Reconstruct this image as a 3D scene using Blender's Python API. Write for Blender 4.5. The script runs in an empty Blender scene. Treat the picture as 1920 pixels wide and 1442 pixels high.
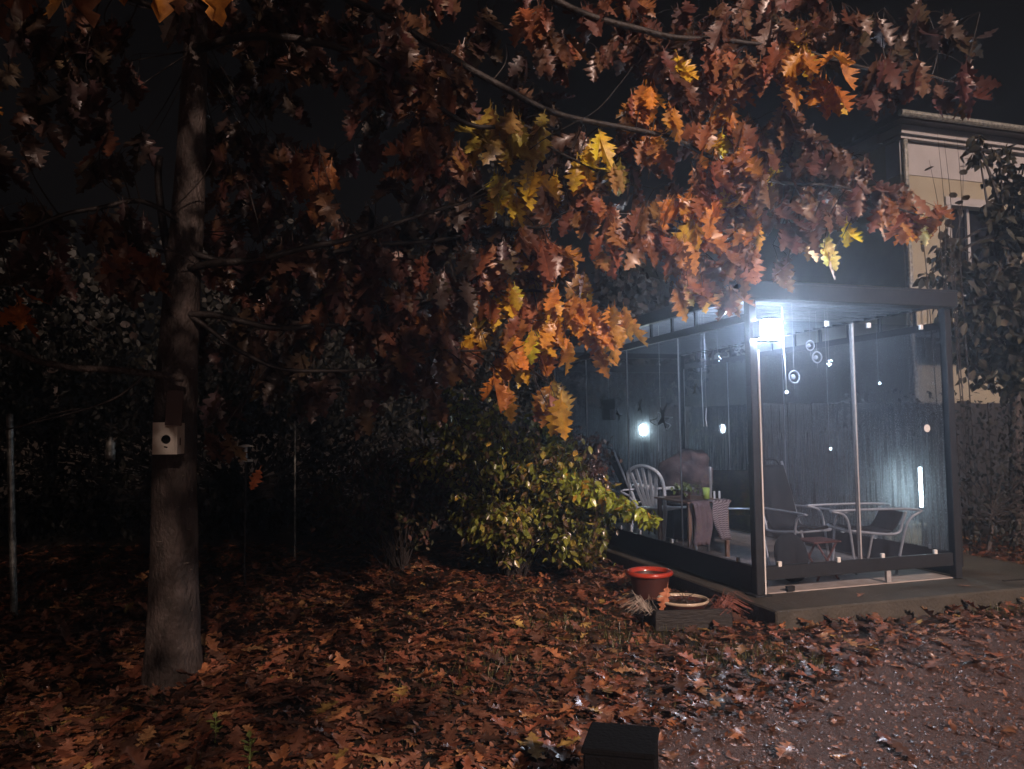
import bpy, bmesh, math, random
import numpy as np
from mathutils import Vector, Matrix, noise
R_ = math.radians
random.seed(7)
rng = np.random.default_rng(11)
SC = bpy.context.scene
COL = SC.collection

# ------------------------------------------------------------------ camera
CAM = Vector((0, 0, 1.5))
FOC = 1430.0
PITCH, ROLL = R_(3.36), -0.012
RM = (Matrix.Rotation(math.pi / 2 + PITCH, 3, 'X') @ Matrix.Rotation(ROLL, 3, 'Z'))
cd = bpy.data.cameras.new('camera')
cd.sensor_width = 36; cd.lens = FOC / 1920 * 36
cd.clip_start = 0.05; cd.clip_end = 900
cam = bpy.data.objects.new('camera', cd); COL.objects.link(cam)
cam.matrix_world = Matrix.Translation(CAM) @ RM.to_4x4()
SC.camera = cam

# ------------------------------------------------------------------ world, sun, exposure
SUN_EL, SUN_AZ = R_(25), R_(161)          # light comes from behind the camera, to the right
w = bpy.data.worlds.new('World'); SC.world = w; w.use_nodes = True
nt = w.node_tree; bg = nt.nodes['Background']
sky = nt.nodes.new('ShaderNodeTexSky'); sky.sky_type = 'NISHITA'; sky.sun_disc = False
sky.sun_elevation = SUN_EL; sky.sun_rotation = SUN_AZ
nt.links.new(sky.outputs[0], bg.inputs[0]); bg.inputs[1].default_value = 0.0001
sl = bpy.data.lights.new('sun', 'SUN'); sl.energy = 3.9; sl.angle = R_(1.5); sl.color = (1.0, 0.70, 0.57)
so = bpy.data.objects.new('sun', sl); COL.objects.link(so)
sdir = Vector((math.sin(SUN_AZ) * math.cos(SUN_EL), math.cos(SUN_AZ) * math.cos(SUN_EL), math.sin(SUN_EL)))
so.rotation_euler = sdir.to_track_quat('Z', 'Y').to_euler(); so.location = (6, -8, 9)
vs = SC.view_settings
vs.view_transform = 'Standard'; vs.look = 'None'; vs.gamma = 1; vs.exposure = 0.2; vs.use_curve_mapping = False
cy = SC.cycles
cy.use_denoising = True; cy.max_bounces = 8; cy.transparent_max_bounces = 28
cy.diffuse_bounces = 3; cy.glossy_bounces = 4; cy.transmission_bounces = 4; cy.volume_bounces = 0
cy.sample_clamp_indirect = 4; cy.caustics_reflective = False; cy.caustics_refractive = False
LAMP_POWER = 640.0
HAZE = 0.012

# ------------------------------------------------------------------ placing helpers
def ray(px, py):
    return RM @ Vector(((px - 960) / FOC, -(py - 721) / FOC, -1))
def at(px, py, y):
    d = ray(px, py); return CAM + d * (y / d.y)
def atz(px, py, z=0.0):
    d = ray(px, py); return CAM + d * ((z - CAM.z) / d.z)
def proj(p):
    q = RM.transposed() @ (Vector(p) - CAM)
    if q.z > -0.1: return (-9999, -9999)
    return (960 + FOC * q.x / -q.z, 721 - FOC * q.y / -q.z)

# ------------------------------------------------------------------ materials
def nmat(name):
    m = bpy.data.materials.new(name); m.use_nodes = True
    return m, m.node_tree, m.node_tree.nodes['Principled BSDF']
def ramp(nt, stops):
    r = nt.nodes.new('ShaderNodeValToRGB')
    e = r.color_ramp.elements
    while len(e) < len(stops): e.new(0.5)
    for k, (p, c) in enumerate(stops): e[k].position = p; e[k].color = (*c, 1)
    return r
def mat(name, c1, c2=None, rough=0.6, metal=0.0, scale=8.0, bump=0.0, bscale=60.0, spec=0.5, detail=5, stretch=None, coat=0):
    m, nt, b = nmat(name)
    b.inputs['Roughness'].default_value = rough; b.inputs['Metallic'].default_value = metal
    b.inputs['Specular IOR Level'].default_value = spec
    b.inputs['Coat Weight'].default_value = coat; b.inputs['Coat Roughness'].default_value = 0.08
    c2 = c2 or tuple(x * 0.7 for x in c1)
    tc = nt.nodes.new('ShaderNodeTexCoord'); mp = nt.nodes.new('ShaderNodeMapping')
    nt.links.new(tc.outputs['Object'], mp.inputs[0])
    if stretch: mp.inputs['Scale'].default_value = stretch
    n = nt.nodes.new('ShaderNodeTexNoise'); n.inputs['Scale'].default_value = scale; n.inputs['Detail'].default_value = detail
    nt.links.new(mp.outputs[0], n.inputs['Vector'])
    r = ramp(nt, [(0.32, c2), (0.68, c1)])
    nt.links.new(n.outputs[0], r.inputs[0]); nt.links.new(r.outputs[0], b.inputs['Base Color'])
    if bump:
        n2 = nt.nodes.new('ShaderNodeTexNoise'); n2.inputs['Scale'].default_value = bscale; n2.inputs['Detail'].default_value = 4
        nt.links.new(mp.outputs[0], n2.inputs['Vector'])
        bp = nt.nodes.new('ShaderNodeBump'); bp.inputs['Strength'].default_value = bump; bp.inputs['Distance'].default_value = 0.02
        nt.links.new(n2.outputs[0], bp.inputs['Height']); nt.links.new(bp.outputs[0], b.inputs['Normal'])
    return m
def emat(name, col, strength):
    m = bpy.data.materials.new(name); m.use_nodes = True; nt = m.node_tree
    nt.nodes.clear(); e = nt.nodes.new('ShaderNodeEmission'); o = nt.nodes.new('ShaderNodeOutputMaterial')
    e.inputs[0].default_value = (*col, 1); e.inputs[1].default_value = strength
    nt.links.new(e.outputs[0], o.inputs[0]); return m
def leaf_mat(name, source, rough=0.42, transl=0.3, coat=0.35):
    """leaf surface; base colour comes from object colour or vertex tint, with veins and blotches"""
    m, nt, b = nmat(name)
    if source == 'object':
        oi = nt.nodes.new('ShaderNodeObjectInfo'); col = oi.outputs['Color']
    else:
        a = nt.nodes.new('ShaderNodeAttribute'); a.attribute_name = 'tint'; col = a.outputs['Color']
    tc = nt.nodes.new('ShaderNodeNewGeometry')
    n = nt.nodes.new('ShaderNodeTexNoise'); n.inputs['Scale'].default_value = 22; n.inputs['Detail'].default_value = 4
    nt.links.new(tc.outputs['Position'], n.inputs['Vector'])
    r = ramp(nt, [(0.3, (0.55, 0.42, 0.35)), (0.6, (1.1, 1.05, 1.0))])
    nt.links.new(n.outputs[0], r.inputs[0])
    mx = nt.nodes.new('ShaderNodeMix'); mx.data_type = 'RGBA'; mx.blend_type = 'MULTIPLY'; mx.inputs[0].default_value = 1
    nt.links.new(col, mx.inputs[6]); nt.links.new(r.outputs[0], mx.inputs[7])
    nt.links.new(mx.outputs[2], b.inputs['Base Color'])
    b.inputs['Roughness'].default_value = rough
    b.inputs['Coat Weight'].default_value = coat; b.inputs['Coat Roughness'].default_value = 0.22
    bp = nt.nodes.new('ShaderNodeBump'); bp.inputs['Strength'].default_value = 0.35; bp.inputs['Distance'].default_value = 0.004
    n2 = nt.nodes.new('ShaderNodeTexNoise'); n2.inputs['Scale'].default_value = 90
    nt.links.new(tc.outputs['Position'], n2.inputs['Vector']); nt.links.new(n2.outputs[0], bp.inputs['Height'])
    nt.links.new(bp.outputs[0], b.inputs['Normal'])
    t = nt.nodes.new('ShaderNodeBsdfTranslucent'); nt.links.new(mx.outputs[2], t.inputs[0])
    ms = nt.nodes.new('ShaderNodeMixShader'); ms.inputs[0].default_value = transl
    nt.links.new(b.outputs[0], ms.inputs[1]); nt.links.new(t.outputs[0], ms.inputs[2])
    nt.links.new(ms.outputs[0], nt.nodes['Material Output'].inputs[0])
    return m
def glass_mat(name, fog, fogcol=(0.8, 0.85, 0.9), streak=(14, 14, 1.2)):
    """clear pane with a film of condensation that ran down in streaks and drops"""
    m = bpy.data.materials.new(name); m.use_nodes = True; nt = m.node_tree; nt.nodes.clear()
    L = nt.links.new
    out = nt.nodes.new('ShaderNodeOutputMaterial')
    tr = nt.nodes.new('ShaderNodeBsdfTransparent'); tr.inputs[0].default_value = (0.84, 0.87, 0.91, 1)
    gl = nt.nodes.new('ShaderNodeBsdfGlossy'); gl.inputs['Roughness'].default_value = 0.02
    lf = nt.nodes.new('ShaderNodeLayerWeight'); lf.inputs[0].default_value = 0.5
    pw5 = nt.nodes.new('ShaderNodeMath'); pw5.operation = 'POWER'; pw5.inputs[1].default_value = 5; L(lf.outputs['Facing'], pw5.inputs[0])
    lw = nt.nodes.new('ShaderNodeMath'); lw.operation = 'MULTIPLY_ADD'; lw.inputs[1].default_value = 0.9; lw.inputs[2].default_value = 0.035; L(pw5.outputs[0], lw.inputs[0])
    m1 = nt.nodes.new('ShaderNodeMixShader'); L(lw.outputs[0], m1.inputs[0]); L(tr.outputs[0], m1.inputs[1]); L(gl.outputs[0], m1.inputs[2])
    df = nt.nodes.new('ShaderNodeBsdfDiffuse'); df.inputs[0].default_value = (*fogcol, 1)
    tl = nt.nodes.new('ShaderNodeBsdfTranslucent'); tl.inputs[0].default_value = (*fogcol, 1)
    m2 = nt.nodes.new('ShaderNodeMixShader'); m2.inputs[0].default_value = 0.6; L(df.outputs[0], m2.inputs[1]); L(tl.outputs[0], m2.inputs[2])
    tc = nt.nodes.new('ShaderNodeTexCoord')
    mp = nt.nodes.new('ShaderNodeMapping'); mp.inputs['Scale'].default_value = streak; L(tc.outputs['Object'], mp.inputs[0])
    n = nt.nodes.new('ShaderNodeTexNoise'); n.inputs['Scale'].default_value = 2.2; n.inputs['Detail'].default_value = 6; L(mp.outputs[0], n.inputs['Vector'])
    r1 = ramp(nt, [(0.36, (0.25, 0.25, 0.25)), (0.62, (1, 1, 1))]); L(n.outputs[0], r1.inputs[0])
    # drops: fine voronoi
    vo = nt.nodes.new('ShaderNodeTexVoronoi'); vo.inputs['Scale'].default_value = 75; L(tc.outputs['Object'], vo.inputs['Vector'])
    r2 = ramp(nt, [(0.1, (1.9, 1.9, 1.9)), (0.35, (0.6, 0.6, 0.6))]); L(vo.outputs['Distance'], r2.inputs[0])
    # less condensation high up
    sp = nt.nodes.new('ShaderNodeSeparateXYZ'); L(tc.outputs['Object'], sp.inputs[0])
    n3 = nt.nodes.new('ShaderNodeTexNoise'); n3.inputs['Scale'].default_value = 1.3; L(tc.outputs['Object'], n3.inputs['Vector'])
    mr = nt.nodes.new('ShaderNodeMapRange'); mr.inputs[1].default_value = 1.9; mr.inputs[2].default_value = 0.9; mr.inputs[3].default_value = 0.55; mr.inputs[4].default_value = 1.25
    L(sp.outputs[2], mr.inputs[0])
    a = nt.nodes.new('ShaderNodeMath'); a.operation = 'MULTIPLY'; L(r1.outputs[0], a.inputs[0]); L(r2.outputs[0], a.inputs[1])
    b = nt.nodes.new('ShaderNodeMath'); b.operation = 'MULTIPLY'; L(a.outputs[0], b.inputs[0]); L(mr.outputs[0], b.inputs[1])
    c = nt.nodes.new('ShaderNodeMath'); c.operation = 'MULTIPLY'; c.inputs[1].default_value = fog; c.use_clamp = True; L(b.outputs[0], c.inputs[0])
    m3 = nt.nodes.new('ShaderNodeMixShader'); L(c.outputs[0], m3.inputs[0]); L(m1.outputs[0], m3.inputs[1]); L(m2.outputs[0], m3.inputs[2])
    L(m3.outputs[0], out.inputs[0]); return m

M = {}
M['soil'] = mat('wet_soil', (0.035, 0.026, 0.018), (0.012, 0.010, 0.007), 0.55, scale=9, bump=0.8, bscale=40)
M['gravel'] = mat('wet_gravel', (0.17, 0.095, 0.075), (0.06, 0.036, 0.03), 0.5, scale=60, bump=1.0, bscale=110, spec=0.6)
M['stone'] = None
M['concrete'] = mat('mossy_concrete', (0.075, 0.066, 0.053), (0.034, 0.032, 0.025), 0.7, scale=3.5, bump=0.5, bscale=45)
M['floor'] = mat('pale_floor', (0.42, 0.38, 0.36), (0.3, 0.27, 0.26), 0.55, scale=6, bump=0.1)
M['anthracite'] = mat('anthracite_aluminium', (0.032, 0.035, 0.042), (0.025, 0.028, 0.034), 0.38, 0.3, scale=20, bump=0.08, bscale=200)
M['ceiling'] = mat('light_grey_slat', (0.19, 0.2, 0.215), (0.14, 0.15, 0.165), 0.5, scale=10, bump=0.05)
M['white'] = mat('white_plastic', (0.75, 0.75, 0.74), (0.66, 0.66, 0.65), 0.35, scale=12)
M['greyring'] = mat('pale_grey_metal', (0.36, 0.37, 0.39), (0.3, 0.31, 0.33), 0.4)
M['alu'] = mat('brushed_aluminium', (0.5, 0.5, 0.51), (0.4, 0.4, 0.42), 0.35, 0.25, scale=30)
M['chrome'] = mat('polished_edge', (0.85, 0.84, 0.8), (0.7, 0.69, 0.66), 0.12, 1.0)
M['black'] = mat('black_fabric', (0.012, 0.012, 0.014), (0.007, 0.007, 0.009), 0.85, scale=40, bump=0.3, bscale=300)
M['hood'] = mat('black_lamp_cap', (0.01, 0.01, 0.011), None, 0.6)
M['bird'] = mat('black_sticker', (0.008, 0.008, 0.009), (0.006, 0.006, 0.007), 0.5)
M['bark'] = mat('oak_bark', (0.085, 0.066, 0.06), (0.036, 0.029, 0.025), 0.7, scale=20, bump=1.0, bscale=55, stretch=(1, 1, 0.5))
M['scar'] = mat('pale_bark_scar', (0.22, 0.19, 0.17), (0.15, 0.13, 0.12), 0.6)
M['twig'] = mat('dark_twig', (0.026, 0.02, 0.018), (0.012, 0.01, 0.009), 0.6, scale=30, bump=0.4)
M['boxcream'] = mat('cream_nest_box_board', (0.82, 0.80, 0.72), (0.70, 0.68, 0.6), 0.6, scale=6, bump=0.1)
M['hole'] = mat('nest_box_inside', (0.012, 0.010, 0.008), (0.008, 0.007, 0.006), 0.9)
M['board'] = mat('brown_board', (0.105, 0.065, 0.058), (0.075, 0.048, 0.042), 0.65, scale=8, stretch=(1, 1, 0.1))
M['redglaze'] = mat('red_glazed_clay', (0.46, 0.055, 0.028), (0.36, 0.035, 0.018), 0.28, scale=7, coat=0.5)
M['darkglaze'] = mat('dark_clay', (0.07, 0.022, 0.016), (0.04, 0.014, 0.011), 0.5, scale=7)
M['cream'] = mat('cream_glaze', (0.60, 0.50, 0.38), (0.42, 0.34, 0.25), 0.35, scale=15, coat=0.3)
M['crate'] = mat('dark_wet_wood', (0.016, 0.013, 0.011), (0.008, 0.006, 0.005), 0.7, scale=12, stretch=(0.3, 1, 1), bump=0.4)
M['block'] = mat('black_rubber', (0.004, 0.004, 0.005), (0.003, 0.003, 0.003), 0.9, scale=25, bump=0.4, spec=0.1)
M['galv'] = mat('weathered_galvanised', (0.42, 0.43, 0.40), (0.10, 0.11, 0.10), 0.45, 0.5, scale=22)
M['facade'] = mat('beige_render', (0.30, 0.28, 0.21), (0.25, 0.23, 0.17), 0.85, scale=2.5, bump=0.15, bscale=150)
M['facadew'] = mat('white_render', (0.34, 0.34, 0.35), (0.28, 0.28, 0.29), 0.8, scale=3)
M['roof'] = mat('dark_roof_tile', (0.07, 0.055, 0.052), (0.035, 0.03, 0.03), 0.6, scale=10)
M['dkglass'] = mat('dark_window_glass', (0.012, 0.014, 0.02), (0.01, 0.011, 0.016), 0.08)
M['fence'] = mat('dark_fence_board', (0.012, 0.012, 0.014), (0.006, 0.006, 0.007), 0.7, scale=9, stretch=(1, 1, 0.15), bump=0.3)
M['wood'] = mat('table_wood', (0.30, 0.17, 0.11), (0.2, 0.11, 0.07), 0.5, scale=6, stretch=(1, 6, 1))
M['redwood'] = mat('red_brown_wood', (0.20, 0.07, 0.055), (0.12, 0.045, 0.035), 0.45, scale=6)
M['greenwood'] = mat('weathered_bench_wood', (0.30, 0.30, 0.22), (0.19, 0.2, 0.14), 0.6, scale=5, stretch=(0.4, 4, 4))
M['greencup'] = mat('lime_cup', (0.38, 0.5, 0.1), (0.34, 0.45, 0.09), 0.35)
M['coat'] = mat('grey_brown_blanket', (0.15, 0.11, 0.11), (0.06, 0.045, 0.05), 0.9, scale=14, bump=0.6, bscale=60)
M['pink'] = mat('dusty_pink_cloth', (0.20, 0.13, 0.13), (0.12, 0.08, 0.08), 0.85, scale=10, bump=0.4, bscale=50)
M['leafO'] = leaf_mat('autumn_leaf', 'object', coat=0.2); M['leafV'] = leaf_mat('autumn_leaf_mass', 'vertex', coat=0.2)
M['shrubO'] = leaf_mat('shrub_leaf', 'object', 0.3, 0.3, 0.7); M['shrubV'] = leaf_mat('shrub_leaf_mass', 'vertex', 0.3, 0.3, 0.7)
M['litterO'] = leaf_mat('fallen_leaf', 'object', 0.4, 0.08, 0.45); M['litterV'] = leaf_mat('fallen_leaf_mass', 'vertex', 0.45, 0.08, 0.3)
M['darkO'] = leaf_mat('dark_leaf', 'object', 0.7, 0.15, 0.0)
M['bgV'] = leaf_mat('dark_leaf_mass', 'vertex', 0.7, 0.15, 0.0)
M['grass'] = leaf_mat('grass_blade', 'vertex', 0.4, 0.25, 0.3)
M['stoneV'] = leaf_mat('wet_pebble', 'vertex', 0.5, 0.0, 0.35)
M['pane_front'] = glass_mat('misted_glass_front', 0.045, (.62, .74, 1.0))
M['pane_left'] = glass_mat('misted_glass_left', 0.045, (.62, .74, 1.0))
M['pane_back'] = glass_mat('misted_glass_back', 0.48, streak=(22, 22, 1.0))
M['lamp'] = emat('lamp_diffuser', (0.74, 0.84, 1.0), LAMP_POWER)
M['tube'] = emat('reflection_tube', (0.86, 1.0, 0.95), 55.0)  # glow put in for reflections of a lamp
M['tube2'] = emat('reflection_glow', (0.86, 1.0, 0.95), 110.0)
M['sparkle'] = emat('bead_glow', (0.85, 0.95, 1.0), 6.0)  # glow put into the beads' own material
# striped cloth
def stripe_mat():
    m, nt, b = nmat('striped_cloth'); b.inputs['Roughness'].default_value = 0.85
    tc = nt.nodes.new('ShaderNodeTexCoord'); mp = nt.nodes.new('ShaderNodeMapping'); mp.inputs['Rotation'].default_value = (0, 0.5, 0)
    wv = nt.nodes.new('ShaderNodeTexWave'); wv.bands_direction = 'Z'; wv.inputs['Scale'].default_value = 13; wv.inputs['Distortion'].default_value = 1
    nt.links.new(tc.outputs['Object'], mp.inputs[0]); nt.links.new(mp.outputs[0], wv.inputs['Vector'])
    r = ramp(nt, [(0.45, (0.08, 0.03, 0.035)), (0.55, (0.4, 0.33, 0.32))]); nt.links.new(wv.outputs[0], r.inputs[0])
    nt.links.new(r.outputs[0], b.inputs['Base Color']); return m
M['stripe'] = stripe_mat()

# ------------------------------------------------------------------ mesh helpers
class MB:
    def __init__(s): s.v = []; s.f = []
    def add(s, vs, fs):
        o = len(s.v); s.v += [tuple(v) for v in vs]; s.f += [tuple(i + o for i in f) for f in fs]; return s
    def box(s, x0, x1, y0, y1, z0, z1, mtx=None, bev=0.0):
        if bev:
            b = bev; vs = []
            bm = bmesh.new(); bmesh.ops.create_cube(bm, size=1)
            for v in bm.verts: v.co = Vector(((x0 + x1) / 2 + v.co.x * (x1 - x0), (y0 + y1) / 2 + v.co.y * (y1 - y0), (z0 + z1) / 2 + v.co.z * (z1 - z0)))
            bmesh.ops.bevel(bm, geom=bm.edges[:], offset=b, segments=1, affect='EDGES')
            bm.verts.index_update(); vs = [v.co.copy() for v in bm.verts]; fs = [[v.index for v in f.verts] for f in bm.faces]; bm.free()
        else:
            vs = [Vector(p) for p in ((x0, y0, z0), (x1, y0, z0), (x1, y1, z0), (x0, y1, z0), (x0, y0, z1), (x1, y0, z1), (x1, y1, z1), (x0, y1, z1))]
            fs = [(0, 3, 2, 1), (4, 5, 6, 7), (0, 1, 5, 4), (1, 2, 6, 5), (2, 3, 7, 6), (3, 0, 4, 7)]
        if mtx: vs = [mtx @ v for v in vs]
        return s.add(vs, fs)
    def tube(s, pts, rad, seg=8, cap=True):
        pts = [Vector(p) for p in pts]; n = len(pts)
        if not hasattr(rad, '__len__'): rad = [rad] * n
        vs = []; prev = None
        for i, p in enumerate(pts):
            t = (pts[min(i + 1, n - 1)] - pts[max(i - 1, 0)]).normalized()
            a = prev if prev else (Vector((0, 0, 1)) if abs(t.z) < 0.9 else Vector((1, 0, 0)))
            u = (a - t * a.dot(t))
            if u.length < 1e-4: u = t.orthogonal()
            u.normalize(); prev = u; w_ = t.cross(u)
            for k in range(seg):
                an = 2 * math.pi * k / seg
                vs.append(p + (u * math.cos(an) + w_ * math.sin(an)) * rad[i])
        fs = [(i * seg + k, i * seg + (k + 1) % seg, (i + 1) * seg + (k + 1) % seg, (i + 1) * seg + k) for i in range(n - 1) for k in range(seg)]
        if cap: fs += [tuple(range(seg))[::-1], tuple((n - 1) * seg + k for k in range(seg))]
        return s.add(vs, fs)
    def lathe(s, prof, seg=32, c=(0, 0, 0)):
        vs = [Vector((c[0] + r * math.cos(2 * math.pi * k / seg), c[1] + r * math.sin(2 * math.pi * k / seg), c[2] + z)) for r, z in prof for k in range(seg)]
        n = len(prof)
        fs = [(i * seg + k, i * seg + (k + 1) % seg, (i + 1) * seg + (k + 1) % seg, (i + 1) * seg + k) for i in range(n - 1) for k in range(seg)]
        return s.add(vs, fs)
    def build(s, name, m, parent=None, smooth=False):
        me = bpy.data.meshes.new(name); me.from_pydata(s.v, [], s.f); me.update()
        if smooth: me.polygons.foreach_set('use_smooth', [True] * len(me.polygons))
        me.materials.append(m)
        return link(name, me, parent)
def link(name, me, parent=None):
    o = bpy.data.objects.new(name, me); COL.objects.link(o)
    if parent: o.parent = parent
    return o
def tag(o, label=None, cat=None, group=None, kind=None):
    if label: o['label'] = label
    if cat: o['category'] = cat
    if group: o['group'] = group
    if kind: o['kind'] = kind
    return o
def thing(name, label, cat, loc=(0, 0, 0), rz=0.0, group=None, parent=None):
    o = bpy.data.objects.new(name, None); COL.objects.link(o); o.location = loc; o.rotation_euler = (0, 0, rz)
    return tag(o, label, cat, group)
def structure(name, mb, m, smooth=False):
    return tag(mb.build(name, m, None, smooth), kind='structure')
def smooth_path(pts, n=6):
    P = [Vector(p) for p in pts]; out = []
    for i in range(len(P) - 1):
        a, b, c, d = P[max(i - 1, 0)], P[i], P[i + 1], P[min(i + 2, len(P) - 1)]
        for k in range(n):
            t = k / n
            out.append(0.5 * ((2 * b) + (c - a) * t + (2 * a - 5 * b + 4 * c - d) * t * t + (3 * b - a - 3 * c + d) * t ** 3))
    out.append(P[-1]); return out

# ------------------------------------------------------------------ leaf templates
def leaf_template(outline, bend=0.25, fold=0.15, lobe=0.12, seed=0, stem=0.18):
    """outline: (t along the blade, half width). Returns verts (blade hangs towards -Z, faces +Y), faces."""
    rr = random.Random(seed); vs = []; fs = []
    tw = rr.uniform(-0.5, 0.5)
    def shape(x, t):
        y = fold * abs(x) * 1.2 + bend * (t ** 2) * (1 if rr.random() < 2 else 1) + lobe * math.sin(9 * t + seed) * abs(x) + tw * x * t * 0.5
        return Vector((x, y, -t))
    for t, hw in outline:
        vs.append(shape(0, t))
        vs.append(shape(hw * rr.uniform(0.85, 1.12), t)); vs.append(shape(-hw * rr.uniform(0.85, 1.12), t))
    n = len(outline)
    for i in range(n - 1):
        a = 3 * i; b = 3 * (i + 1)
        fs += [(a, a + 1, b + 1, b), (a, b, b + 2, a + 2)]
    if stem:
        o = len(vs); vs += [Vector((-0.012, 0, 0)), Vector((0.012, 0, 0)), Vector((0.008, 0.01, stem)), Vector((-0.008, 0.01, stem))]
        fs.append((o, o + 1, o + 2, o + 3))
    return np.array([tuple(v) for v in vs]), fs
OAK = [(0, .015), (.06, .06), (.10, .18), (.15, .22), (.18, .14), (.215, .12), (.25, .24), (.29, .37), (.315, .29), (.35, .33), (.385, .20), (.42, .15),
       (.46, .28), (.50, .43), (.53, .33), (.565, .38), (.60, .24), (.635, .15), (.67, .20), (.71, .33), (.74, .24), (.77, .25), (.81, .12), (.85, .12), (.89, .18), (.93, .07), (1.0, .004)]
OAKS = [(0, .02), (.10, .20), (.18, .12), (.28, .36), (.40, .16), (.50, .42), (.62, .15), (.70, .32), (.80, .12), (.88, .17), (1, .005)]
OVAL = [(0, .01), (.15, .17), (.4, .28), (.65, .23), (.88, .09), (1, .005)]
ROUND = [(0, .05), (.2, .34), (.5, .45), (.8, .32), (1, .02)]
OAK = [(t, w_ * .74) for t, w_ in OAK]; OAKS = [(t, w_ * .78) for t, w_ in OAKS]
oakT = [leaf_template(OAK, b, f, l, s) for s, (b, f, l) in enumerate([(.25, .2, .1), (.5, .1, .2), (-.2, .3, .12), (.1, .55, .1), (.6, .7, .05), (-.3, .05, .25)])]
oakST = [leaf_template(OAKS, b, f, l, s + 10, 0.12) for s, (b, f, l) in enumerate([(.25, .3, .3), (.5, .15, .4), (-.2, .5, .3), (.1, .75, .2), (.7, .9, .15)])]
flatT = [leaf_template(OAK, b, f, l, s + 40, .15) for s, (b, f, l) in enumerate([(.06, .08, .10), (-.08, .12, .15), (.12, -.10, .12), (.02, .22, .2), (-.05, -.05, .08)])]
flatST = [leaf_template(OAKS, b, f, l, s + 50, .1) for s, (b, f, l) in enumerate([(.08, .10, .2), (-.1, .15, .3), (.15, .25, .2), (.3, .5, .3), (-.05, .1, .2)])]
ovalT = [leaf_template(OVAL, b, f, 0.02, s + 20, 0.1) for s, (b, f) in enumerate([(.15, .2), (.3, .3), (-.1, .35)])]
roundT = [leaf_template(ROUND, b, f, 0.02, s + 30, 0.1) for s, (b, f) in enumerate([(.1, .1), (.25, .2)])]

def rotmats(n, yaw, pitch, roll):
    cy_, sy_ = np.cos(yaw), np.sin(yaw); cp, sp = np.cos(pitch), np.sin(pitch); cr, sr = np.cos(roll), np.sin(roll)
    z = np.zeros(n); o = np.ones(n)
    Rz = np.stack([np.stack([cy_, -sy_, z], -1), np.stack([sy_, cy_, z], -1), np.stack([z, z, o], -1)], 1)
    Rx = np.stack([np.stack([o, z, z], -1), np.stack([z, cp, -sp], -1), np.stack([z, sp, cp], -1)], 1)
    Ry = np.stack([np.stack([cr, z, sr], -1), np.stack([z, o, z], -1), np.stack([-sr, z, cr], -1)], 1)
    return Rz @ Rx @ Ry
def mass(name, temps, pos, rot, size, tint, m, parent=None, pick=None):
    """many leaves joined into one mesh (kind = stuff) with a tint per leaf"""
    n = len(pos)
    if n == 0: return None
    idx = rng.integers(0, len(temps), n) if pick is None else pick
    V, F, T = [], [], []; off = 0
    for k, (tv, tf) in enumerate(temps):
        s = np.where(idx == k)[0]
        if not len(s): continue
        vv = np.einsum('nij,vj->nvi', rot[s], tv) * size[s][:, None, None] + pos[s][:, None, :]
        nv = len(tv)
        quads = np.array([list(f) + ([f[-1]] if len(f) == 3 else []) for f in tf])
        ff = quads[None] + (off + np.arange(len(s)) * nv)[:, None, None]
        V.append(vv.reshape(-1, 3)); F.append(ff.reshape(-1, 4)); T.append(np.repeat(tint[s], nv, axis=0)); off += nv * len(s)
    V = np.concatenate(V); F = np.concatenate(F); T = np.concatenate(T)
    me = bpy.data.meshes.new(name); me.vertices.add(len(V)); me.vertices.foreach_set('co', V.ravel())
    me.loops.add(F.size); me.loops.foreach_set('vertex_index', F.ravel().astype(np.int32))
    me.polygons.add(len(F)); me.polygons.foreach_set('loop_start', np.arange(0, F.size, 4, dtype=np.int32))
    me.update(calc_edges=True)
    at_ = me.color_attributes.new('tint', 'FLOAT_COLOR', 'POINT'); c4 = np.ones((len(V), 4)); c4[:, :3] = T
    at_.data.foreach_set('color', c4.ravel()); me.materials.append(m)
    o = link(name, me, parent); o['kind'] = 'stuff'; return o
_tm = {}
def tmesh(key, temps, k, m):
    if (key, k) not in _tm:
        tv, tf = temps[k]; me = bpy.data.meshes.new(key); me.from_pydata([tuple(v) for v in tv], [], tf); me.update(); me.materials.append(m); _tm[(key, k)] = me
    return _tm[(key, k)]
def leaf_objs(name, key, temps, pos, rot, size, tint, m, parent):
    for i in range(len(pos)):
        k = int(rng.integers(0, len(temps)))
        o = link(name, tmesh(key, temps, k, m), parent)
        mt = Matrix([list(rot[i][r] * size[i]) for r in range(3)]).to_4x4(); mt.translation = Vector(pos[i])
        o.matrix_basis = mt; o.color = (*tint[i], 1)
def inframe(P, pad=30):
    r = np.array([list(x) for x in RM]); q = (P - np.array(CAM)) @ r
    with np.errstate(all='ignore'):
        px = 960 + FOC * q[:, 0] / -q[:, 2]; py = 721 - FOC * q[:, 1] / -q[:, 2]
    return (q[:, 2] < -0.3) & (px > -pad) & (px < 1920 + pad) & (py > -pad) & (py < 1442 + pad), px, py
def split_big(P, size, n=300):
    ok, px, py = inframe(P, 0)
    score = np.where(ok, size / np.maximum(P[:, 1], 0.5), -1)
    order = np.argsort(-score); big = np.zeros(len(P), bool); big[order[:n]] = True; big &= ok
    return big

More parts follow.
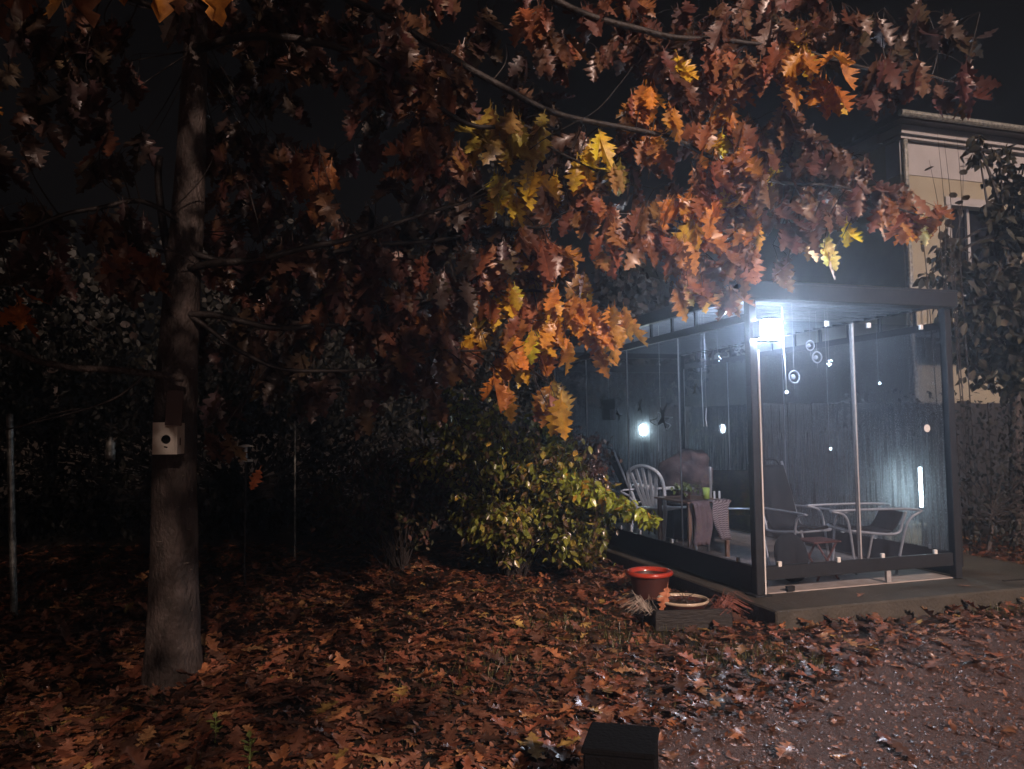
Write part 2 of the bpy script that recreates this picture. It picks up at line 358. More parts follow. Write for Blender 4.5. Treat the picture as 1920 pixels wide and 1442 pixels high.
# ------------------------------------------------------------------ ground
def hgt(x, y):
    return 0.018 * noise.noise(Vector((x * 1.1, y * 1.1, 0))) + 0.006 * noise.noise(Vector((x * 4, y * 4, 3)))
def edge_y(x):
    """the far edge of the gravel, as y for a given x"""
    pts = [(-4, 1.3), (-0.6, 2.4), (0.35, 3.12), (0.62, 3.9), (1.25, 4.25), (2.05, 4.75), (2.45, 5.3), (3.6, 5.95), (4.3, 6.15), (6, 6.8), (12, 8.6)]
    if x <= pts[0][0]: return pts[0][1]
    for (a, b), (c, d) in zip(pts, pts[1:]):
        if x <= c: return b + (d - b) * (x - a) / (c - a)
    return pts[-1][1]
def grid(name, xs, ys, m, fz):
    mb = MB(); nx, ny = len(xs), len(ys)
    mb.v = [(x, y, fz(x, y)) for y in ys for x in xs]
    mb.f = [(j * nx + i, j * nx + i + 1, (j + 1) * nx + i + 1, (j + 1) * nx + i) for j in range(ny - 1) for i in range(nx - 1)]
    return structure(name, mb, m, True)
xs = [-400, -150, -60, -30, -16] + list(np.arange(-10, 10.01, 0.14)) + [16, 30, 60, 150, 400]
ys = [-200, -60, -20, -8] + list(np.arange(-3, 15.01, 0.14)) + [20, 30, 60, 150, 600]
ground = grid('ground', xs, ys, M['soil'], lambda x, y: hgt(x, y) if (-10 <= x <= 10 and -3 <= y <= 15) else -0.02)
mb = MB(); gx = list(np.arange(-4, 12.01, 0.12)); NJ = 60
for x in gx:
    ey = edge_y(x) + 0.10 * noise.noise(Vector((x * 2.3, 5, 0))) + 0.05 * noise.noise(Vector((x * 8, 1, 0)))
    for j in range(NJ + 1):
        y = -3 + (ey + 3) * j / NJ
        mb.v.append((x, y, hgt(x, y) + 0.014 - (0.02 if j == NJ else 0)))
mb.f = [(i * (NJ + 1) + j, (i + 1) * (NJ + 1) + j, (i + 1) * (NJ + 1) + j + 1, i * (NJ + 1) + j + 1) for i in range(len(gx) - 1) for j in range(NJ)]
gravel = structure('gravel_path', mb, M['gravel'], True)

# pebbles lying in the gravel (nobody could count them)
def pebbles():
    n = 42000
    y = 1.9 + (rng.random(n) ** 1.5) * 5.2; x = -0.6 + rng.random(n) * (4.6 + 0.55 * (y - 2))
    e = np.array([edge_y(a) for a in x]); k = (y < e + 0.12); x, y = x[k], y[k]; n = len(x)
    P = np.stack([x, y, np.array([hgt(a, b) for a, b in zip(x, y)]) + 0.014], 1)
    oct_ = np.array([(1, 0, .1), (.35, .8, 0), (-.7, .6, .1), (-.95, -.2, 0), (-.2, -.9, .05), (.7, -.6, 0), (.15, .1, .62), (-.3, -.1, .55)])
    fs = [(0, 1, 6), (1, 2, 6), (2, 7, 6), (2, 3, 7), (3, 4, 7), (4, 5, 6, 7), (5, 0, 6)]
    sz = 0.0045 + rng.random(n) ** 4 * 0.018
    g = 0.06 + rng.random(n) ** 2 * 0.25
    T = np.stack([g * 1.15, g * 0.72, g * 0.62], 1)
    o = mass('pebbles', [(oct_, fs)], P, rotmats(n, rng.random(n) * 6.28, rng.normal(0, .25, n), rng.normal(0, .25, n)), sz, T, M['stoneV'])
    o['label'] = 'small wet pebbles strewn over the gravel path'
pebbles()

# ------------------------------------------------------------------ slab and pavilion frame of reference
TH = R_(17.0)
A0 = atz(1420, 1118, 0.15)
UX, VX = Vector((math.cos(TH), math.sin(TH), 0)), Vector((-math.sin(TH), math.cos(TH), 0))
PM = Matrix.Translation((A0.x, A0.y, 0)) @ Matrix.Rotation(TH, 4, 'Z')
def L2W(x, y, z=0.0): return PM @ Vector((x, y, z))
W, D = 2.09, 4.76
SZ = 0.15
mb = MB(); mb.box(-0.16, 3.2, -0.46, 5.3, -0.12, SZ - 0.004, bev=0.012)
slab = structure('concrete_slab', mb, M['concrete']); slab.matrix_world = PM
mb = MB(); mb.box(0.06, W - 0.06, 0.04, D - 0.05, SZ - 0.002, SZ + 0.008)
fl = structure('pavilion_floor', mb, M['floor']); fl.matrix_world = PM

# ------------------------------------------------------------------ the glass pavilion
pav = thing('glass_pavilion', 'dark grey aluminium garden pavilion with misted glass walls and slatted roof', 'pavilion', (A0.x, A0.y, 0), TH)
AN = M['anthracite']; H0, H1 = 2.535, 2.685
def part(name, m, fn, parent=pav, smooth=False, label=None):
    b = MB(); fn(b); o = b.build(name, m, parent, smooth)
    if label: o['label'] = label
    return o
pw = 0.072
for (x0, y0) in ((0, 0), (W - pw, 0), (0, D - pw), (W - pw, D - pw)):
    part('post', AN, lambda b: b.box(x0, x0 + pw, y0, y0 + pw, SZ, H0 - 0.002, bev=0.006))
part('edge_strip', M['white'], lambda b: b.box(pw + 0.001, pw + 0.013, -0.004, 0.02, SZ + 0.01, 2.12))  # white colour stands in for the bright reflection along the chrome edge
part('base_plate', AN, lambda b: b.box(-0.04, pw + 0.04, -0.04, pw + 0.04, SZ - 0.002, SZ + 0.01))
part('gutter_beam', AN, lambda b: (b.box(-0.03, W + 0.03, -0.05, 0.08, H0, H1, bev=0.004), b.box(-0.035, W + 0.035, -0.056, -0.05, H1 - 0.02, H1)))
for s, x in ((0, -0.028), (1, W - 0.04)):
    part('side_beam', AN, lambda b: b.box(x, x + 0.068, 0.083, D - 0.01, H0 + 0.03, H1 - 0.004, bev=0.004))
    part('top_rail', AN, lambda b: b.box(x + 0.03, x + 0.068 if s == 0 else x + 0.05, pw + 0.002, D - pw - 0.002, 2.36, 2.425))
    part('bottom_rail', AN, lambda b: b.box(x + 0.03, x + 0.072, pw + 0.002, D - pw - 0.002, SZ + 0.012, 0.37))
    for k in range(10):
        yy = 0.4 + k * 0.44
        part('rail_hanger', AN, lambda b: b.box(x + 0.036, x + 0.058, yy, yy + 0.03, 2.427, H0 + 0.028))
part('back_beam', AN, lambda b: b.box(-0.028, W + 0.028, D - 0.005, D + 0.06, H0 - 0.02, H1 - 0.004, bev=0.004))
part('back_rail', AN, lambda b: b.box(pw + 0.002, W - pw - 0.002, D - 0.07, D - 0.02, 2.30, 2.40))
part('back_rail', AN, lambda b: b.box(pw + 0.002, W - pw - 0.002, D - 0.07, D - 0.02, 0.24, 0.36))
part('front_rail', AN, lambda b: b.box(pw + 0.002, W - pw - 0.002, 0.02, 0.06, 0.262, 0.372, bev=0.004))
part('front_rail_foot', M['alu'], lambda b: b.box(1.30, 1.345, 0.03, 0.055, SZ + 0.01, 0.26))
# roof slats, each its own piece
ns = 30; sp = (D - 0.14) / ns
b = MB(); b.box(0.045, W - 0.045, 0.0, sp * 0.93, 0.012, 0.030); b.box(0.045, W - 0.045, 0.0, 0.012, -0.008, 0.0118); me0 = b.build('roof_slat', M['ceiling'], pav); me0.location = (0, 0.085, H0 + 0.036)
for k in range(1, ns):
    o = link('roof_slat', me0.data, pav); o.location = (0, 0.085 + k * sp, H0 + 0.036 + 0.0)
part('roof_sheet', AN, lambda b: b.box(0.03, W - 0.03, 0.083, D - 0.01, H1 - 0.03, H1 - 0.012))
# glass panes: two in front, four in each side wall, two in the back wall
fw = (W - 2 * pw) / 2
def clips(pane, pts):
    for (x, y, z) in pts:
        c = link('clip', clipme, pane); c.location = (x, y, z)
b = MB(); b.box(-0.017, 0.017, -0.018, 0.010, -0.022, 0.022, bev=0.004); _c = b.build('clip', M['white'], None); clipme = _c.data; bpy.data.objects.remove(_c)
for i in range(2):
    x0 = pw + 0.004 + i * (fw - 0.02); y = 0.028 + 0.018 * i
    p = part('pane', M['pane_front'], lambda b: b.box(x0, x0 + fw, y, y + 0.008, 0.376, 2.375))
    for t in (0.13, 0.72) if i == 0 else (0.2, 0.78):
        clips(p, [(x0 + fw * t, y, 2.36), (x0 + fw * (t + (0.03 if i == 0 else 0.05)), y, 0.385)])
    e = x0 if i else x0 + fw - 0.014
    part('pane_edge', M['alu'], lambda b: b.box(e, e + 0.014, y - 0.003, y + 0.0115, 0.376, 2.37), p)
sd = (D - 2 * pw) / 4
for side in (0, 1):
    for k in range(4):
        x = 0.028 + 0.009 * (k % 2) if side == 0 else W - 0.035 + 0.009 * (k % 2); y0 = pw + 0.004 + k * sd
        p = part('pane', M['pane_left'] if side == 0 else M['pane_back'], lambda b: b.box(x, x + 0.007, y0 - 0.01 * (k > 0), y0 + sd - 0.008, 0.374, 2.356))
        part('pane_edge', M['alu'], lambda b: b.box(x - 0.002, x + 0.0085, y0 + sd - 0.02, y0 + sd - 0.009, 0.374, 2.356), p)
        b = None
        for t in (0.2, 0.8):
            c = link('clip', clipme, p); c.location = (x + 0.003, y0 + sd * t, 0.385); c.rotation_euler = (0, 0, math.pi / 2)
for i in range(2):
    x0 = pw + 0.004 + i * fw
    part('pane', M['pane_back'], lambda b: b.box(x0, x0 + fw - 0.01, D - 0.05, D - 0.043, 0.362, 2.298))
# rubber base strip under the front rail right end
part('door_stop', M['black'], lambda b: b.box(0.30, 0.37, 0.02, 0.05, SZ + 0.009, 0.2))

# ------------------------------------------------------------------ wall lamp on the near post
lt = thing('wall_lamp', 'glowing white lantern mounted high on the near corner post of the glass pavilion', 'lamp', L2W(pw + 0.062, -0.10, 2.27), TH)
part('bracket', AN, lambda b: (b.box(-0.10, -0.072, 0.0, 0.10, -0.06, 0.08, bev=0.003), b.box(-0.072, 0.0, 0.03, 0.06, 0.083, 0.10)), lt)
part('diffuser', M['lamp'], lambda b: b.box(-0.066, 0.066, -0.05, 0.05, -0.08, 0.082, bev=0.012), lt)
part('bottom_tray', M['hood'], lambda b: (b.box(-0.115, 0.070, -0.054, 0.060, -0.092, -0.082)), lt)
part('cap', M['hood'], lambda b: b.box(-0.07, 0.07, -0.054, 0.054, 0.084, 0.096, bev=0.003), lt)

# added glowing shapes standing in for lamp reflections in the misted panes
Lt = L2W(W + 0.2, 0.62, 0)
tl = thing('reflection_tube', 'upright glowing tube standing in for a lamp reflection in the right glass', 'lamp', (Lt.x, Lt.y, 0), TH)
zt = 1.5 + (797 - 877) * Lt.y / FOC; zb = 1.5 + (797 - 950) * Lt.y / FOC
part('tube', M['tube'], lambda b: b.tube([(0, 0, zb), (0, 0, zt)], 0.016, 12), tl)
part('stake', AN, lambda b: b.tube([(0, 0, SZ - 0.006), (0, 0, zb - 0.003)], 0.012, 10), tl)
part('cap', AN, lambda b: b.tube([(0, 0, zt + 0.002), (0, 0, zt + 0.02)], 0.02, 10), tl)
q = L2W(0.82, D + 0.16, 0)
p_ = at(1205, 806, q.y)
rl = thing('reflection_globe', 'round glowing globe standing in for a lamp reflection at the back glass wall', 'lamp', (p_.x, p_.y, 0), TH)
part('globe', M['tube2'], lambda b: b.lathe([(0.001, p_.z - 0.07), (0.035, p_.z - 0.06), (0.045, p_.z), (0.035, p_.z + 0.06), (0.001, p_.z + 0.07)], 16), rl, True)
part('stem', AN, lambda b: b.tube([(0, 0, SZ - 0.006), (0, 0, p_.z - 0.072)], 0.014, 8), rl)

# ------------------------------------------------------------------ helpers in the pavilion's frame
PI_ = PM.inverted()
def loc(px, py, axis, val):
    o = PI_ @ CAM; d = PI_.to_3x3() @ ray(px, py); return o + d * ((val - o[axis]) / d[axis])
panes_left = [o for o in pav.children if o.name.startswith('pane') and o.data.materials[0] == M['pane_left']]
def poly_yz(mb, pts, x, th=0.003):
    n = len(pts)
    vs = [(x, y, z) for y, z in pts] + [(x - th, y, z) for y, z in pts]
    mb.add(vs, [tuple(range(n)), tuple(range(2 * n - 1, n - 1, -1))] + [(i, i + n, (i + 1) % n + n, (i + 1) % n) for i in range(n)])
BIRD = [(0, 0), (.25, .10), (.55, .42), (.62, .38), (.42, .02), (.62, -.10), (.40, -.16), (.15, -.14), (-.05, -.5), (-.14, -.45), (-.12, -.10), (-.45, -.05), (-.40, .02)]
for px, py, s, a in ((1130, 758, .17, 1.1), (1161, 777, .13, .3), (1201, 764, .13, 1.2), (1245, 786, .22, 1.3), (1209, 716, .08, .7), (1304, 733, .10, 1.2)):
    p = loc(px, py, 0, 0.02); k = max(0, min(3, int((p.y - pw) / sd)))
    b = MB(); ca, sa = math.cos(a), math.sin(a)
    poly_yz(b, [(p.y + s * 1.3 * (x * ca - z * sa), p.z + s * (x * sa + z * ca)) for x, z in BIRD], 0.024)
    b.build('bird_decal', M['bird'], panes_left[k])
front = [o for o in pav.children if o.name.startswith('pane') and o.data.materials[0] == M['pane_front']]
p = loc(1738, 803, 1, 0.044); b = MB()
b.tube([(p.x, 0.0435, p.z), (p.x, 0.0415, p.z)], 0.034, 24); o = b.build('round_sticker', M['white'], front[1])
p = loc(1418, 600, 1, 0)

# wind ornaments and strings that hang inside the pavilion from the roof slats
def ring(px, py, yl, r, ball, label):
    p = loc(px, py, 1, yl); w_ = PM @ p
    t = thing('ring_ornament', label, 'ornament', w_, TH, 'hanging ring ornaments')
    b = MB(); pts = [(r * math.cos(a), 0, r * math.sin(a)) for a in np.linspace(0, 2 * math.pi, 29)]; b.tube(pts, r * 0.13, 8, False); b.build('ring', M['greyring'], t, True)
    b = MB(); b.lathe([(0.001, -r * ball), (r * ball * .7, -r * ball * .7), (r * ball, 0), (r * ball * .7, r * ball * .7), (0.001, r * ball)], 14, (-r * 0.15, 0.01, 0)); b.build('ball', M['greyring'], t, True)
    b = MB(); b.tube([(0, 0, r), (0, 0, H0 + 0.03 - p.z)], 0.0012, 5); b.tube([(0, 0, -r), (0, 0, -r - 0.05)], 0.0012, 5); b.build('string', M['alu'], t)
ring(1489, 707, 0.16, 0.052, 0.5, 'white ring ornament with a ball inside, lowest and nearest of the three hanging rings')
ring(1519, 648, 0.55, 0.044, 0.42, 'uppermost small white ring ornament hanging inside the front glass')
ring(1532, 670, 0.58, 0.050, 0.42, 'middle white ring ornament hanging just below and right of the uppermost one')
a_ = loc(1467, 612, 1, 0.10); c_ = loc(1475, 735, 1, 0.10)
t = thing('light_cord', 'thin white pull cord hanging beside the lantern with a bright bead at its end', 'cord', PM @ c_, TH)
b = MB(); b.tube([(0, 0, 0.012), (-.006, 0, .2), (-.018, 0, .4), (a_.x - c_.x, 0, 2.5 - c_.z)], 0.004, 6); b.build('cord', M['white'], t, True)
b = MB(); b.lathe([(0.001, -0.016), (0.012, -.01), (0.014, 0), (0.010, .01), (0.001, 0.014)], 12); b.build('bead', M['sparkle'], t, True)
def cluster(px, py, yl, n, r, label):
    p = loc(px, py, 1, yl); t = thing('glowing_beads', label, 'ornament', PM @ p, TH, 'small glowing hanging beads')
    b = MB(); rr = random.Random(px)
    for _ in range(n):
        a = rr.random() * 6.28; q = math.sqrt(rr.random()) * r; s = 0.0065
        b.lathe([(0.0005, -s), (s, 0), (0.0005, s)], 6, (q * math.cos(a), rr.uniform(-.01, .01), q * math.sin(a)))
    b.build('bead', M['sparkle'], t)
    b = MB(); b.tube([(0, 0.012, 0), (0, 0.012, H0 + 0.03 - p.z)], 0.0012, 5); b.build('string', M['alu'], t)
cluster(1556, 680, 0.35, 16, 0.030, 'bright cluster of tiny white glowing beads hanging right of the ring ornaments')
cluster(1649, 718, 0.5, 5, 0.015, 'small cluster of white beads hanging right of centre in the front glass')
cluster(1557, 841, 0.5, 9, 0.014, 'narrow bright bead cluster hanging lowest, above the armchair')
cluster(1347, 672, 1.2, 6, 0.03, 'pale bead cluster hanging behind the left glass wall near the roof')
# wire dove and string of beads at the left wall
p = loc(1243, 786, 0, 0.10); t = thing('wire_dove', 'looped white wire dove hanging below the biggest bird sticker', 'ornament', PM @ p, TH)
dv = [(-.16, .02), (-.02, .03), (.08, .10), (.10, .02), (.22, -.02), (.10, -.08), (.0, -.06), (-.06, -.14), (-.12, -.08), (-.04, -.04), (-.16, .02)]
b = MB(); b.tube(smooth_path([(0, y * 1.25, z * 0.75) for y, z in dv], 5), 0.005, 6); b.build('wire', M['white'], t, True)
b = MB(); b.tube([(0, .1, -.02), (0.01, .12, -.15), (0, .11, -.33)], 0.004, 5); b.tube([(0, .05, .08), (0, .05, H0 - 0.1 + .12 - p.z)], 0.0015, 5); b.build('string', M['white'], t)
for px, y0, y1, lb in ((1316, 690, 800, 'fine bright bead string hanging in the middle of the left glass wall'), (1324, 765, 800, 'short bead string hanging beside the longer bead string')):
    p = loc(px, y0, 0, 0.12); q = loc(px, y1, 0, 0.12); t = thing('bead_string', lb, 'ornament', PM @ p, TH)
    b = MB(); b.tube([(0, 0, 0), (0, .01, -.1), (0, -.005, q.z - p.z)], 0.0035, 5); b.build('strand', M['white'], t)
    b = MB(); b.tube([(0, 0, 0), (0, 0, H0 + .02 - p.z)], 0.001, 5); b.build('string', M['alu'], t)

# ------------------------------------------------------------------ furniture in the pavilion
FZ = SZ + 0.008
def place(t, x, y, deg):
    t.location = L2W(x, y, FZ); t.rotation_euler = (0, 0, TH + R_(deg))
def inv_u(yy, x0, x1, h, r, lean=0.05):
    """side frame: front leg, rounded arm, rear leg"""
    return smooth_path([(x0 - lean, yy, 0.0), (x0, yy, h * .75), (x0 + r * .4, yy, h - r * .25), (x0 + r, yy, h), (x1 - r, yy, h), (x1 - r * .2, yy, h * .8), (x1 + lean * 2, yy, 0.0)], 4)
def armchair(name, label, cloth, high=False, tall=0.0, low=False):
    """faces +x; back at -x"""
    t = thing(name, label, 'chair')
    for s in (-1, 1):
        b = MB(); b.tube(inv_u(s * .27, .28, -.26, .62, .14)[::1], 0.013, 8); b.build('arm_frame', M['alu'], t, True)
        H = 1.08 + tall if high else (0.60 if low else 0.92)
        b = MB(); b.tube(smooth_path([(.26, s * .235, .42), (-.18, s * .235, .38), (-.26, s * .235, .5), (-.30 if low else -.42 - (0.08 if high else 0), s * .235, H)] if not low else [(.26, s * .235, .42), (-.18, s * .235, .38), (-.26, s * .235, .5), (-.30, s * .235, H)], 5), 0.014, 8); b.build('back_frame', M['alu'], t, True)
    b = MB()
    P = smooth_path([(.25, 0, .435), (0, 0, .40), (-.17, 0, .40)] + ([(-.25, 0, .5), (-.29, 0, .59)] if low else [(-.245, 0, .5), (-.33, 0, .75)]) + ([(-.46, 0, 1.03 + tall)] if high else [] if low else [(-.39, 0, .88)]), 5)
    k = len(P); th = 0.028 if high else 0.01
    cut = 11
    def sheet(lst, nm):
        b = MB(); n = len(lst); vs = []
        for i, p in enumerate(lst):
            tg = (lst[min(i + 1, n - 1)] - lst[max(i - 1, 0)]).normalized(); nn = Vector((-tg.z, 0, tg.x)) * (-1)
            for y in (-.205, .205):
                vs.append(Vector((p.x, y, p.z)) + nn * th); vs.append(Vector((p.x, y, p.z)) - nn * 0.004)
        fs = []
        for i in range(n - 1):
            a = i * 4; c = a + 4
            fs += [(a, a + 2, c + 2, c), (a + 1, c + 1, c + 3, a + 3), (a, c, c + 1, a + 1), (a + 2, a + 3, c + 3, c + 2)]
        fs += [(0, 1, 3, 2), (n * 4 - 4, n * 4 - 2, n * 4 - 1, n * 4 - 3)]
        b.add(vs, fs); b.build(nm, cloth, t, True)
    sheet(P[:cut], 'seat'); sheet(P[cut - 1:], 'backrest')
    b = MB(); b.tube([(-.262, -.23, .47), (-.262, .23, .47)], .011, 8); b.tube([(.26, -.23, .41), (.26, .23, .41)], .011, 8); b.build('crossbar', M['alu'], t)
    if high:
        b = MB(); b.tube(smooth_path([(-.495, -.19, 1.04 + tall), (-.51, -.14, 1.10 + tall), (-.51, .14, 1.10 + tall), (-.495, .19, 1.04 + tall)], 5), .009, 8); b.build('handle', M['alu' if False else 'black'], t, True)
    return t
place(armchair('garden_chair', 'high-backed black cushioned garden chair, leftmost, behind the shrub branch', M['black'], True), 0.62, 3.75, -8)
place(armchair('garden_chair', 'high-backed black garden chair between the leftmost chair and the white plastic chair', M['black'], True), 0.62, 3.05, -8)
place(armchair('folding_chair', 'folding chair with bare silver uprights and black seat right of the corner post', M['black'], True, 0.06), 1.14, .98, -86)
bpy.data.objects['folding_chair'].scale = (.86, .86, .86)
place(armchair('low_armchair', 'low armchair with rounded silver arm frames in front of the glowing tube', M['black'], False, 0, True), 1.60, .62, -14 + 180)
bpy.data.objects['low_armchair'].scale = (.95, .95, .92)
place(armchair('garden_chair', 'dark fabric chair seen from behind through the glass beside the corner post', M['black'], False), 1.12, 2.05, 60)
# white monobloc chair with a fan back
t = thing('plastic_chair', 'white plastic garden chair with fan-shaped slatted back', 'chair')
b = MB(); b.box(-.20, .24, -.22, .22, .40, .425, bev=.01); b.build('seat', M['white'], t)
for s in (-1, 1):
    b = MB(); b.tube([(.26, s * .25, 0), (.22, s * .235, .42), (.20, s * .25, .62)], [.02, .024, .02], 6); b.build('leg', M['white'], t)
    b = MB(); b.tube([(-.30, s * .24, 0), (-.22, s * .22, .42)], [.02, .026], 6); b.build('leg', M['white'], t)
    b = MB(); b.tube(smooth_path([(.22, s * .255, .62), (0, s * .27, .65), (-.27, s * .25, .66)], 3), .02, 6); b.build('armrest', M['white'], t, True)
b = MB(); b.tube(smooth_path([(-.20, -.20, .42), (-.27, -.24, .68), (-.33, -.20, .84), (-.345, 0, .91), (-.33, .20, .84), (-.27, .24, .68), (-.20, .20, .42)], 5), .021, 6); b.build('back_rim', M['white'], t, True)
for k in range(5):
    a = (k - 2) / 2
    b = MB(); m_ = Matrix.Translation((-.21, a * .08, .44)) @ Matrix.Rotation(-R_(16), 4, 'Y') @ Matrix.Rotation(-a * .24, 4, 'X')
    b.box(-.007, .007, -.018, .018, 0, .46 - .05 * a * a, m_); b.build('back_slat', M['white'], t)
place(t, 0.62, 2.75, 26)

def turned(x, y, deg=0): return Matrix.Translation(L2W(x, y, FZ)) @ Matrix.Rotation(TH + R_(deg), 4, 'Z')
tb = thing('garden_table', 'wooden table with plants and cups in the middle of the pavilion', 'table'); place(tb, .58, 1.98, 0); tb.scale = (.72, .72, .80)
for k in range(6):
    b = MB(); b.box(-.36 + k * .12, -.245 + k * .12, -.5, .5, .70, .725, bev=.004); b.build('plank', M['wood'], tb)
for sx in (-1, 1):
    for sy in (-1, 1):
        b = MB(); b.box(sx * .30 - .025, sx * .30 + .025, sy * .44 - .025, sy * .44 + .025, 0, .698); b.build('leg', M['wood'], tb)
def drape(label, x, y, w_, h, mtl, seed):
    rr = random.Random(seed); b = MB(); nx, nz = 10, 14; vs = []
    for j in range(nz + 1):
        for i in range(nx + 1):
            u = i / nx - .5; v = j / nz
            ww = w_ * (1 - .62 * v * (0.6 + .4 * math.sin(seed)))
            if v < .25: vs.append((u * ww, (0.25 - v) * .6, .738 - .012 * v + .004 * math.sin(u * 20)))
            else: vs.append((u * ww + .04 * math.sin(5 * v + seed), -.012 - .02 * math.sin(u * 22 + 3 * v) - .02 * v, .735 - (v - .25) * h / .75))
    fs = [(j * (nx + 1) + i, j * (nx + 1) + i + 1, (j + 1) * (nx + 1) + i + 1, (j + 1) * (nx + 1) + i) for j in range(nz) for i in range(nx)]
    b.add(vs, fs); o = b.build('table_cloth', mtl, None, True)
    sm = o.modifiers.new('thick', 'SOLIDIFY'); sm.thickness = 0.003; sm.offset = 0
    o.matrix_world = turned(x, y) @ Matrix.Diagonal((.85, .85, .80, 1)); return tag(o, label, 'cloth')
drape('red and white striped cloth hanging pointed over the table edge', 0.70, 1.59, .30, .50, M['stripe'], 2)
drape('dusty pink cloth hanging over the table edge left of the striped cloth', 0.45, 1.59, .24, .55, M['pink'], 5)
b = MB(); b.lathe([(.001, .0), (.032, 0), (.040, .115), (.034, .113), (.028, .008), (.001, .008)], 18); o = b.build('lime_cup', M['greencup'], None, True); o.matrix_world = turned(.60, 1.72) @ Matrix.Translation((0, 0, .597)); tag(o, 'lime green cup standing on the table edge', 'cup')
for k, (dx, lb) in enumerate(((.09, 'left one of two small white candles beside the lime cup'), (.15, 'right one of two small white candles beside the lime cup'))):
    b = MB(); b.tube([(0, 0, 0), (0, 0, .075)], .011, 10); o = b.build('candle', M['white'], None); o.matrix_world = turned(.60 + dx, 1.71) @ Matrix.Translation((0, 0, .597)); tag(o, lb, 'candle')
# heaped blanket on a chair behind the table
bm = bmesh.new(); bmesh.ops.create_icosphere(bm, subdivisions=4, radius=1)
for v in bm.verts:
    n_ = noise.noise(v.co * 1.7) * .35 + noise.noise(v.co * 5) * .12
    v.co = v.co * (1 + n_); v.co = Vector((v.co.x * .30, v.co.y * .24, v.co.z * .26))
me = bpy.data.meshes.new('blanket'); bm.to_mesh(me); bm.free(); me.materials.append(M['coat']); me.polygons.foreach_set('use_smooth', [True] * len(me.polygons))
o = link('blanket', me); o.matrix_world = turned(1.10, 2.95) @ Matrix.Translation((0, 0, .77)) @ Matrix.Scale(1.12, 4); tag(o, 'grey brown blanket heaped on a seat behind the table', 'blanket')
st = thing('bench_chest', 'low dark chest under the heaped blanket behind the table', 'chest'); place(st, 1.1, 2.95, 0)
b = MB(); b.box(-.35, .35, -.25, .25, .04, .42, bev=.01); b.build('body', M['crate'], st); b = MB(); b.box(-.37, .37, -.27, .27, .422, .45, bev=.008); b.build('lid', M['crate'], st)
# black round cushion leaning
bm = bmesh.new(); bmesh.ops.create_uvsphere(bm, u_segments=24, v_segments=14, radius=1)
for v in bm.verts: v.co = Vector((v.co.x * .17, v.co.y * .10, abs(v.co.z) ** .8 * (1 if v.co.z > 0 else -1) * .21))
me = bpy.data.meshes.new('cushion'); bm.to_mesh(me); bm.free(); me.materials.append(M['black']); me.polygons.foreach_set('use_smooth', [True] * len(me.polygons))
o = link('cushion', me); o.matrix_world = turned(0.60, .36, 10) @ Matrix.Translation((0, 0, .205)) @ Matrix.Rotation(R_(-12), 4, 'X'); tag(o, 'black rounded cushion leaning upright just inside the front glass', 'cushion')
# red brown folding stool
t = thing('folding_stool', 'red brown folding stool with crossed legs by the front glass', 'stool'); place(t, .92, .42, 0); t.scale = (.8, .8, .8)
for s in (-1, 1):
    for d in (-1, 1):
        b = MB(); b.tube([(d * .14, s * .15, 0), (-d * .14, s * .15 - d * .02, .40)], .013, 6); b.build('leg', M['redwood'], t)
b = MB(); b.box(-.18, .18, -.17, .17, .40, .42, bev=.005); b.build('seat', M['redwood'], t)
# weathered low bench behind the armchair
t = thing('low_bench', 'weathered pale wooden bench with firewood under it outside the right glass wall', 'bench'); place(t, 2.48, 1.35, 74)
for k in range(4):
    b = MB(); b.box(-.5, .5, -.2 + k * .10, -.11 + k * .10, .33, .355, bev=.004); b.build('slat', M['greenwood'], t)
for sx in (-1, 1):
    b = MB(); b.box(sx * .42 - .03, sx * .42 + .03, -.19, .18, 0, .328); b.build('leg', M['greenwood'], t)
lg = thing('firewood', 'short pale logs lying under the low bench', 'firewood'); lg.location = t.location; lg.rotation_euler = t.rotation_euler
for k, (x, y, z) in enumerate([(-.2, -.08, .06), (-.2, .05, .06), (-.2, -.01, .165), (.15, -.1, .055), (.15, .02, .055), (.16, -.04, .15)]):
    b = MB(); b.tube([(x - .16, y, z), (x + .16, y + .01, z)], .052, 9); b.build('log', M['greenwood'], lg)
# tall black speaker-like box at the right corner
t = thing('black_cabinet', 'tall narrow black box standing inside the far right corner post', 'cabinet'); g = PI_ @ atz(1779, 1066, FZ); place(t, g.x, g.y, 0); print('cab', g)
b = MB(); b.box(-.055, .055, -.12, .12, .03, .72, bev=.008); b.build('body', M['black'], t)
for s in (-1, 1):
    b = MB(); b.box(s * .04 - .01, s * .04 + .01, -.1, .1, 0, .029); b.build('foot', M['black'], t)
# grey picture sign behind the left glass
p = loc(1142, 768, 0, .25); t = thing('hanging_picture', 'small dark square picture with a pale corner hanging behind the left glass', 'picture', PM @ p, TH)
b = MB(); b.box(-.008, .008, -.19, .19, -.13, .13); b.build('board', M['anthracite'], t); b = MB(); b.box(-.014, -.0085, -.17, -.05, -.12, 0); b.build('paper', M['alu'], t)
b = MB(); b.tube([(0, 0, .13), (0, 0, H0 + .03 - p.z)], .0015, 5); b.build('string', M['alu'], t)

